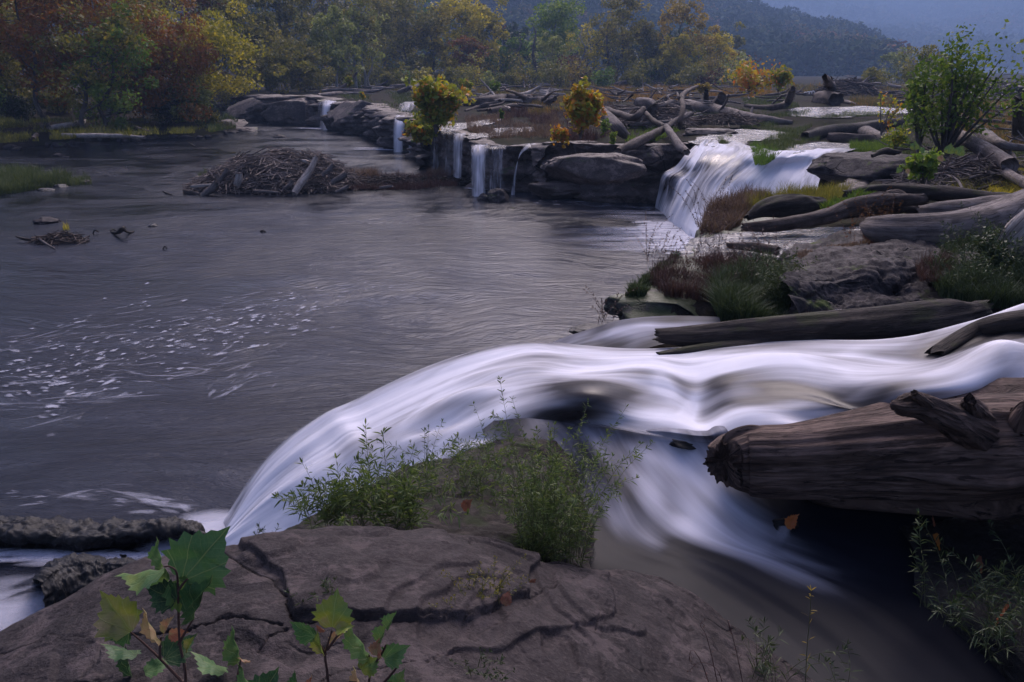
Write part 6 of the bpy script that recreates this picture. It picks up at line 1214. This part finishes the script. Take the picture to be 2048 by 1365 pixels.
def bigleafmat(nm, cols):
    m = M_(nm); t = m.attr('tint'); n = len(cols); p = m.pos(); nz = m.noise(p, 35, 5, .7); vo = m.n('ShaderNodeTexVoronoi', {'Vector': p, 'Scale': 90.}, feature='DISTANCE_TO_EDGE').outputs['Distance']
    uvn = m.n('ShaderNodeSeparateXYZ', {0: m.n('ShaderNodeTexCoord').outputs['UV']}); ux = m.math('ABSOLUTE', uvn.outputs[0]); uy = uvn.outputs[1]
    an = m.math('ARCTAN2', ux, m.math('ADD', uy, .04)); rr = m.math('ADD', m.math('ADD', uy, ux), .05)
    vv = m.math('MINIMUM', an, m.math('MINIMUM', m.math('ABSOLUTE', m.math('SUBTRACT', an, .52)), m.math('ABSOLUTE', m.math('SUBTRACT', an, 1.12)))); vv = m.math('MULTIPLY', vv, rr)
    vein = m.mr(vv, .004, .016, 1, 0); sec = m.math('ABSOLUTE', m.math('SUBTRACT', m.math('FRACT', m.math('MULTIPLY', m.math('SUBTRACT', uy, m.math('MULTIPLY', ux, .7)), 8.)), .5)); vein = m.math('MAXIMUM', vein, m.mr(sec, .0, .06, .35, 0))
    t2 = m.math('ADD', t, m.math('MULTIPLY', m.math('SUBTRACT', nz, .5), .16)); col = m.ramp(t2, [(k/(n-1), c) for k, c in enumerate(cols)])
    col = m.mix(m.mr(vo, 0, .06, .12, 0), col, (.3, .34, .1)); col = m.mix(m.math('MULTIPLY', vein, .45), col, (.3, .36, .14)); col = m.mix(m.mr(nz, .64, .72, 0, .6), col, (.1, .04, .015))
    b = m.bsdf(Base_Color=col, Roughness=.5, Specular_IOR_Level=.35, Normal=m.bump(m.math('SUBTRACT', m.math('MULTIPLY', vo, .5), vein), .6, .004))
    return m.out(m.n('ShaderNodeMixShader', {0: .25, 1: b, 2: m.n('ShaderNodeBsdfTranslucent', {'Color': col}).outputs[0]}).outputs[0])
LB_ = bigleafmat('large sycamore leaves', [(.018, .05, .018), (.05, .13, .04), (.09, .18, .055), (.2, .23, .03), (.3, .22, .12), (.3, .11, .07)])
def fgsap(label, Yd, stems, leaves):
    o = D(stems[0][0][0], stems[0][0][1], Yd); t = thing('sycamore_sapling', o, label, 'sapling')
    for st in stems:
        pts = [D(a, b_, Yd+dy) for a, b_, dy in [(*s, 0)[:3] if len(s) == 2 else s for s in st]]; V, Q, T, uv = tube(pts, np.linspace(.0042, .0022, len(pts)), 7, m=24)
        mk('stem', V, Q, T, W_stem, parent=t, uv=uv, attrs={'tint': np.zeros(len(V))})
    for px, py, ang, spx, tint, fold, yaw, pit, wid in leaves:
        b = MB(); c = D(px, py, Yd+RS.uniform(-.04, .04)); bigleaf(b, c, radians(ang), spx*1.1*mpp(c), tint, fold, radians(yaw), radians(pit), wid=wid); b.build('leaf', LB_, parent=t)
fgsap('tallest foreground sycamore sapling with broad green leaves at lower left', 1.78, [[(372, 1400), (370, 1340), (360, 1290), (357, 1230), (356, 1180), (353, 1145), (340, 1134), (328, 1134)], [(362, 1362), (320, 1318), (285, 1285), (258, 1262)], [(320, 1318), (320, 1295), (322, 1275)], [(357, 1290), (372, 1262), (388, 1236)], [(356, 1182), (366, 1168), (375, 1158)], [(400, 1372), (365, 1364), (361, 1362)]],
      [(366, 1160, 48, 112, .28, .12, 12, 18, .9), (330, 1136, 192, 92, .36, .9, 60, 5, .55), (326, 1134, 97, 56, .42, 1., 55, 0, .4), (352, 1200, 160, 56, .05, .3, -25, 10, .85), (350, 1160, -70, 76, .38, .5, 30, -5, .62), (386, 1238, 62, 96, .2, .9, 62, 0, .5),
       (262, 1262, 135, 82, .62, .35, -20, 20, .8), (256, 1262, 190, 62, .1, .3, 20, 10, .8), (320, 1284, 108, 66, .82, .5, 40, 5, .6), (328, 1268, 60, 42, .8, .6, 50, 0, .5), (338, 1268, -10, 30, .97, .3, 0, 20, .8),
       (262, 1352, 95, 52, .02, .5, 30, 10, .6), (275, 1310, 175, 66, .12, .2, 70, 10, .6), (330, 1318, 25, 58, .08, .2, 40, 40, .8), (290, 1345, 10, 44, .3, .2, 60, 30, .6), (450, 1346, 165, 70, .3, .2, 66, 20, .6), (372, 1300, 60, 30, .6, .4, 50, 0, .6)])
fgsap('thin foreground sprig with one narrow leaf between the saplings', 1.8, [[(470, 1420), (474, 1360), (482, 1318)]], [(482, 1320, 100, 66, .45, 1.1, 68, 0, .42), (500, 1322, 170, 22, .9, .5, 40, 0, .5)])
fgsap('foreground leaf pair just above the bottom edge left of centre', 1.72, [[(520, 1430), (520, 1385)]], [(520, 1400, 115, 78, .3, .8, 55, 0, .5), (520, 1400, 60, 64, .1, .3, 20, 10, .8), (510, 1398, 150, 50, .12, .3, 30, 10, .8)])
fgsap('foreground sapling topped by one round yellow green leaf', 1.76, [[(662, 1430), (655, 1350), (650, 1312), (655, 1290), (664, 1262)], [(652, 1310), (640, 1290), (632, 1275)], [(655, 1300), (675, 1272), (688, 1258)]],
      [(664, 1256, 82, 70, .56, .12, 5, 12, .88), (630, 1272, 155, 50, .24, .3, 10, 10, .85), (645, 1308, 100, 48, .58, .5, 35, 0, .55), (650, 1262, 140, 20, 1., .4, 30, 0, .8), (662, 1290, 50, 42, .9, .8, 60, 0, .4), (672, 1262, 20, 34, .6, .4, 60, 0, .6)])
fgsap('foreground sapling with narrow upright leaves right of the round leaf', 1.8, [[(742, 1430), (738, 1372), (742, 1335), (738, 1310)], [(742, 1338), (765, 1305), (772, 1290)], [(745, 1390), (790, 1340), (805, 1310)]],
      [(740, 1312, 118, 86, .4, 1., 62, 0, .4), (762, 1286, 70, 48, .35, 1., 55, 0, .5), (778, 1258, 70, 40, .4, 1., 60, 0, .5), (768, 1318, 25, 50, .3, .4, 20, 10, .75), (752, 1312, 80, 36, .92, .3, 30, 0, .7), (722, 1340, 30, 40, .55, .2, 10, 10, .85), (728, 1385, 110, 54, .75, .6, 40, 0, .6), (785, 1385, 60, 44, .35, .3, 30, 20, .7)])
fgsap('half hidden leaf curl at the bottom edge below the round leaf', 1.72, [[(612, 1430), (612, 1390)]], [(600, 1392, 100, 52, .12, .4, 40, 0, .6), (618, 1392, 80, 44, .95, .7, 50, 0, .4)])
fgsap('broad sapling leaf on a stalk behind the thick shaded tangle', 10.8, [[(1830, 330), (1830, 300), (1828, 285)], [(1885, 350), (1900, 320), (1905, 305)]], [(1828, 300, 85, 15, .5, .2, 10, 10, .9), (1840, 304, 40, 11, .45, .2, 10, 10, .9), (1897, 308, 80, 17, .5, .2, 10, 10, .95), (1915, 310, 60, 17, .5, .2, 10, 10, .95), (1800, 345, 120, 10, .45, .2, 10, 10, .9), (1812, 345, 30, 9, .8, .2, 10, 10, .9), (1878, 322, 60, 12, .8, .2, 10, 10, .8)])
# ================================================================ near weeds with narrow leaves
def weeds(label, stems, mat=L_weed, leaf=.05, lw=.007, name='weed_clump', cat='weeds', seed=0, dens=70, sr=.0014, stemmat=None, tb=0., droop=0., group=None, up=.9):
    """stems: lists of world points; narrow leaves set all along each stem"""
    rs = np.random.RandomState(seed+77); b = MB(); P0 = []; DD = []; SZ = []
    for st in stems:
        L = sum(math.dist(st[i], st[i+1]) for i in range(len(st)-1)); V, Q, T, uv = tube(st, np.linspace(sr, sr*.45, len(st)), 4, m=10); b.add(V, Q, T, uv, .5)
        pt = spl(st, 40); k = max(5, int(L*dens*1.7)); idx = (rs.uniform(.08, 1, k)*39).astype(int)
        for i in idx:
            tg = pt[min(i+1, 39)]-pt[max(0, i-1)]; tg /= np.linalg.norm(tg)+1e-9; o = rs.randn(3); o -= tg*np.dot(o, tg); o /= np.linalg.norm(o); d = tg*up*rs.uniform(.4, 1.2)+o; d[2] -= droop; d /= np.linalg.norm(d)
            P0.append(pt[i]); DD.append(d); SZ.append(leaf*1.2*rs.uniform(.5, 1.25)*(1-.35*i/39))
        for _ in range(4): P0.append(pt[-1]); d = rs.randn(3)*.4+[0, 0, 1]; DD.append(d/np.linalg.norm(d)); SZ.append(leaf*.6)
    P0, DD, SZ = map(np.array, (P0, DD, SZ)); n = len(P0); w = np.cross(DD, rs.randn(n, 3)); w /= np.linalg.norm(w, axis=1, keepdims=True); w *= (lw/2*.75*rs.uniform(.7, 1.3, n))[:, None]; S = SZ[:, None]
    dn = np.array([0, 0, -1.])*S*.18
    V = np.stack([P0, P0+DD*S*.35+w, P0+DD*S*.4-w, P0+DD*S*.75+w*.7+dn*.5, P0+DD*S*.75-w*.7+dn*.5, P0+DD*S+dn], 1).reshape(-1, 3); bb = (np.arange(n)*6)[:, None]
    T = np.concatenate([bb+np.array([[0, 1, 2]]), bb+np.array([[3, 5, 4]])]); Q = bb+np.array([[1, 3, 4, 2]])
    t = thing(name, np.mean([s[0] for s in stems], 0), label, cat, group)
    b.build('stems', stemmat or stem_m, parent=t)
    mk('leaves', V, Q, T, mat, parent=t, attrs={'tint': np.repeat(np.clip(.5+rs.randn(n)*.25+tb, 0, 1), 6)}, smooth=False); return t
stem_m = leafmat('weed stems', [(.05, .06, .025), (.09, .1, .04), (.13, .12, .06)], tr=.1)
def st_rand(x0, x1, y0, y1, z, hpx, n, seed, spread=.35, lean=0., zf=None):
    rs = np.random.RandomState(seed); out = []
    for _ in range(n):
        px = rs.uniform(x0, x1); py = rs.uniform(y0, y1); zz = z if zf is None else zf(px, py); b = P(px, py, zz); h = rs.uniform(*hpx)*mpp(b); dx, dy = rs.randn(2)*spread*h; dx += lean*h
        out.append([b, b+np.array([dx*.25, dy*.25, h*.4]), b+np.array([dx*.65, dy*.65, h*.78]), b+np.array([dx*1.1, dy*1.1, h])])
    return out
def st_px(z, Yoff, *pts):        # stem through picture points, standing above its base
    b = P(pts[0][0], pts[0][1], z); out = [b]
    for i, (a, c) in enumerate(pts[1:]): out.append(D(a, c, b[1]+Yoff*(i+1)/len(pts)))
    return out
weeds('sprawling green weed clump on the damp ledge left of the tallest near weeds', st_rand(650, 835, 1010, 1075, 2.33, (40, 110), 95, 1, .5)+st_rand(590, 680, 1020, 1075, 2.3, (30, 70), 14, 2, .5)
      + [st_px(2.33, .1, (720, 1060), (700, 1010), (680, 960), (672, 918)), st_px(2.38, .1, (750, 1060), (745, 980), (735, 910), (731, 850)), st_px(2.38, .1, (770, 1050), (775, 980), (768, 900), (766, 865)), st_px(2.38, .1, (650, 1065), (630, 1040), (605, 1020), (590, 1000)), st_px(2.38, .1, (790, 1050), (795, 990), (792, 920))], seed=1, mat=L_near, leaf=.06, lw=.009, dens=60)
weeds('tangled low weeds in the middle of the damp ledge', st_rand(840, 1010, 930, 1030, 2.12, (30, 90), 70, 3, .7)+[st_px(2.25, .1, (960, 1000), (930, 950), (915, 910), (905, 880)), st_px(2.25, .1, (1000, 990), (960, 940), (930, 905), (900, 882))], seed=2, mat=L_near, leaf=.045, lw=.006, dens=60)
weeds('tallest near weed clump standing between cascade and lower stream', st_rand(1040, 1165, 1060, 1150, 2.14, (90, 240), 115, 5, .3)+st_rand(1010, 1150, 1000, 1070, 2.1, (60, 190), 24, 6, .35)
      + [st_px(2.14, .1, (1060, 1090), (1050, 980), (1020, 870), (1000, 760)), st_px(2.14, .1, (1100, 1100), (1100, 1000), (1105, 920), (1110, 850)), st_px(2.14, .1, (1070, 1080), (1040, 960), (1010, 850), (985, 830)), st_px(2.14, .1, (1130, 1110), (1150, 1020), (1165, 950), (1160, 930)), st_px(2.14, .1, (1080, 1080), (1075, 960), (1050, 880), (1025, 800))], seed=3, mat=L_near, leaf=.042, lw=.006, dens=62)
weeds('two tiny grass sprigs at the slab edge by the white cascade', st_rand(508, 520, 1090, 1098, 2.5, (18, 34), 4, 7, .4)+st_rand(535, 552, 1084, 1090, 2.5, (16, 30), 4, 8, .4), seed=4, leaf=.03, lw=.005)
weeds('small weed growing in the crack above the round leaf', st_rand(625, 670, 1215, 1240, 2.56, (24, 66), 12, 9, .4), seed=5, leaf=.03, lw=.006)
weeds('thin brownish weed tuft in the crack below the tallest weeds', st_rand(915, 1010, 1185, 1225, 2.48, (24, 66), 30, 10, .45), mat=L_olive, seed=6, leaf=.016, lw=.004, dens=100)
weeds('tiny sprouts along the crack at the centre of the slab', st_rand(820, 915, 1215, 1232, 2.52, (10, 34), 14, 11, .4), mat=L_olive, seed=7, leaf=.015, lw=.004)
weeds('small low weed on the slab near the bottom centre', st_rand(930, 1010, 1320, 1365, 2.58, (12, 34), 16, 12, .6), seed=8, leaf=.016, lw=.005, lean=0) if False else weeds('small low weed on the slab near the bottom centre', st_rand(930, 1010, 1320, 1365, 2.58, (12, 34), 16, 12, .6), seed=8, leaf=.016, lw=.005)
weeds('curled dead brown stalks at the bottom right of the slab', [st_px(2.1, .02, (1440, 1390), (1425, 1320), (1412, 1270), (1400, 1250), (1410, 1242)), st_px(2.1, .02, (1425, 1390), (1405, 1330), (1385, 1300), (1378, 1320), (1392, 1335)), st_px(2.1, .02, (1450, 1390), (1435, 1340), (1400, 1325), (1375, 1345)), st_px(2.05, .02, (1490, 1390), (1472, 1300), (1455, 1240), (1462, 1268))], mat=L_brownw, stemmat=L_brownw, seed=9, leaf=.02, lw=.003, dens=25, sr=.0016)
weeds('upright yellow tipped stalk standing in the lower stream edge', [st_px(1.9, .02, (1610, 1390), (1614, 1300), (1620, 1230), (1622, 1182))], mat=L_gold, seed=10, leaf=.05, lw=.006, dens=18, sr=.0018, tb=.1)
weeds('green narrow leaved plants at bottom edge right of dead stalks', st_rand(1500, 1590, 1340, 1385, 1.98, (40, 90), 14, 13, .4), mat=L_weed, seed=11, leaf=.06, lw=.006, dens=40, tb=.1)
weeds('single green plant with drooping leaves at the bottom edge of dark pool', [st_px(1.9, .02, (1690, 1400), (1700, 1340), (1695, 1290)), st_px(1.9, .02, (1690, 1400), (1670, 1360), (1660, 1330))], seed=12, leaf=.05, lw=.006, dens=60, droop=.3)
weeds('pale lit green stem rising under the giant log', [st_px(1.9, .03, (1850, 1215), (1848, 1140), (1840, 1080), (1838, 1030)), st_px(1.9, .03, (1840, 1215), (1845, 1160), (1825, 1110))], seed=13, leaf=.06, lw=.009, dens=45, tb=.1)
weeds('shaded weeds in the bottom right corner beneath the log', st_rand(1880, 2080, 1180, 1330, 1.98, (50, 110), 40, 15, .6), seed=14, leaf=.06, lw=.007, dens=50, tb=-.05)
weeds('dry bare seed stalks at the cliff corner over the pool', st_rand(1195, 1235, 640, 655, 2.02, (30, 75), 9, 16, .6), mat=L_brownw, stemmat=L_brownw, seed=15, leaf=.02, lw=.012, dens=60)
weeds('dry seed stalks leaning over the falls foam', st_rand(1395, 1450, 450, 475, 2.2, (40, 110), 16, 17, .45), mat=L_brownw, stemmat=L_brownw, seed=16, leaf=.02, lw=.016, dens=50, sr=.002)
weeds('red brown seed heads standing before the wet shelf', st_rand(1290, 1560, 500, 570, 2.16, (30, 80), 70, 18, .4), mat=L_brownw, stemmat=L_brownw, seed=17, leaf=.022, lw=.014, dens=40, sr=.0016)
weeds('orange brown weed stalks in front of the pale log end', st_rand(1690, 1790, 440, 490, 2.3, (30, 70), 30, 19, .5), mat=L_red, stemmat=L_brownw, seed=18, leaf=.03, lw=.01, dens=45, sr=.002)
weeds('bright leafy weeds edging the right of the green grass clump', st_rand(1520, 1590, 560, 610, 2.2, (40, 80), 26, 20, .35), seed=19, leaf=.06, lw=.012, dens=50, tb=.25)
weeds('green leafy weeds before the pale log on the right', st_rand(1900, 2040, 520, 600, 2.4, (40, 100), 60, 21, .45), seed=20, leaf=.05, lw=.01, dens=45)
weeds('long pale bent straw leaning over the dark log', [st_px(2.3, .02, (1925, 664), (1950, 645), (1985, 633), (2000, 630))], mat=L_red, seed=21, leaf=.02, lw=.008, dens=8)
# fallen leaves
def fallen(label, px, py, z, spx, ang, tint, pit=70, wid=.7):
    b = MB(); c = P(px, py, z); bigleaf(b, c, radians(ang), spx*mpp(c), tint, .1, 0, radians(pit), wid=wid); o = b.build('fallen_leaf', LR_, label=label, cat='leaf')
LR_ = bigleafmat('fallen leaves', [(.14, .06, .04), (.3, .09, .05), (.42, .12, .03), (.5, .2, .03)])
fallen('orange red leaf caught above the little spout in lower stream', 1572, 1052, 2.02, 36, 30, .6, 20)
fallen('bright orange leaf floating on the shaded shelf', 1880, 1092, 1.97, 38, 10, .9, 78)
fallen('dull pink brown leaf lying right of the bright orange leaf', 1965, 1138, 1.98, 40, 5, .2, 78)
fallen('large red leaf among weeds at the right frame edge', 1998, 1240, 2.08, 70, -20, .35, 50)
fallen('dim red leaf in deep shade under the giant log', 1866, 1048, 1.96, 26, 20, .3, 60)
fallen('brown curled leaf at the foot of the tallest near weeds', 1028, 1178, 2.36, 28, 70, .1, 40)
fallen('brown leaf in the slab crack left of the curled leaf', 1008, 1210, 2.5, 30, 60, .15, 40)
fallen('reddish leaf in the middle of the tangled low weeds', 925, 1018, 2.32, 30, 30, .2, 40)
fallen('small brown leaf at the right end of the slab crack', 1060, 1172, 2.35, 22, 20, .2, 50)
b = MB(); c = P(1858, 1071, 1.97); a = np.linspace(0, 2*pi, 16, endpoint=False); boulder('pale_pebble', c, .014, .014, .005, R_near, 'tiny pale round pebble beside the orange leaf on dark shelf', seed=3, n=10)
# ================================================================ haze
mh = M_('valley haze'); vh = mh.n('ShaderNodeVolumePrincipled', {'Color': (.27, .42, .74, 1), 'Density': HAZE, 'Anisotropy': 0.35})
mh.n('ShaderNodeOutputMaterial', {'Volume': vh.outputs[0]})
x0, x1, y0, y1, z0, z1 = -1900, 1900, -60, 2400, -3, 300
V = [(x, y, z) for z in (z0, z1) for y in (y0, y1) for x in (x0, x1)]
mk('haze', V, [(0, 2, 3, 1), (4, 5, 7, 6), (0, 1, 5, 4), (2, 6, 7, 3), (0, 4, 6, 2), (1, 3, 7, 5)], mat=mh.m, kind='stuff', smooth=False)
SC.cycles.volume_bounces = 0; SC.cycles.max_bounces = 6; SC.cycles.diffuse_bounces = 2; SC.cycles.glossy_bounces = 3; SC.cycles.transparent_max_bounces = 16
SC.cycles.use_denoising = True
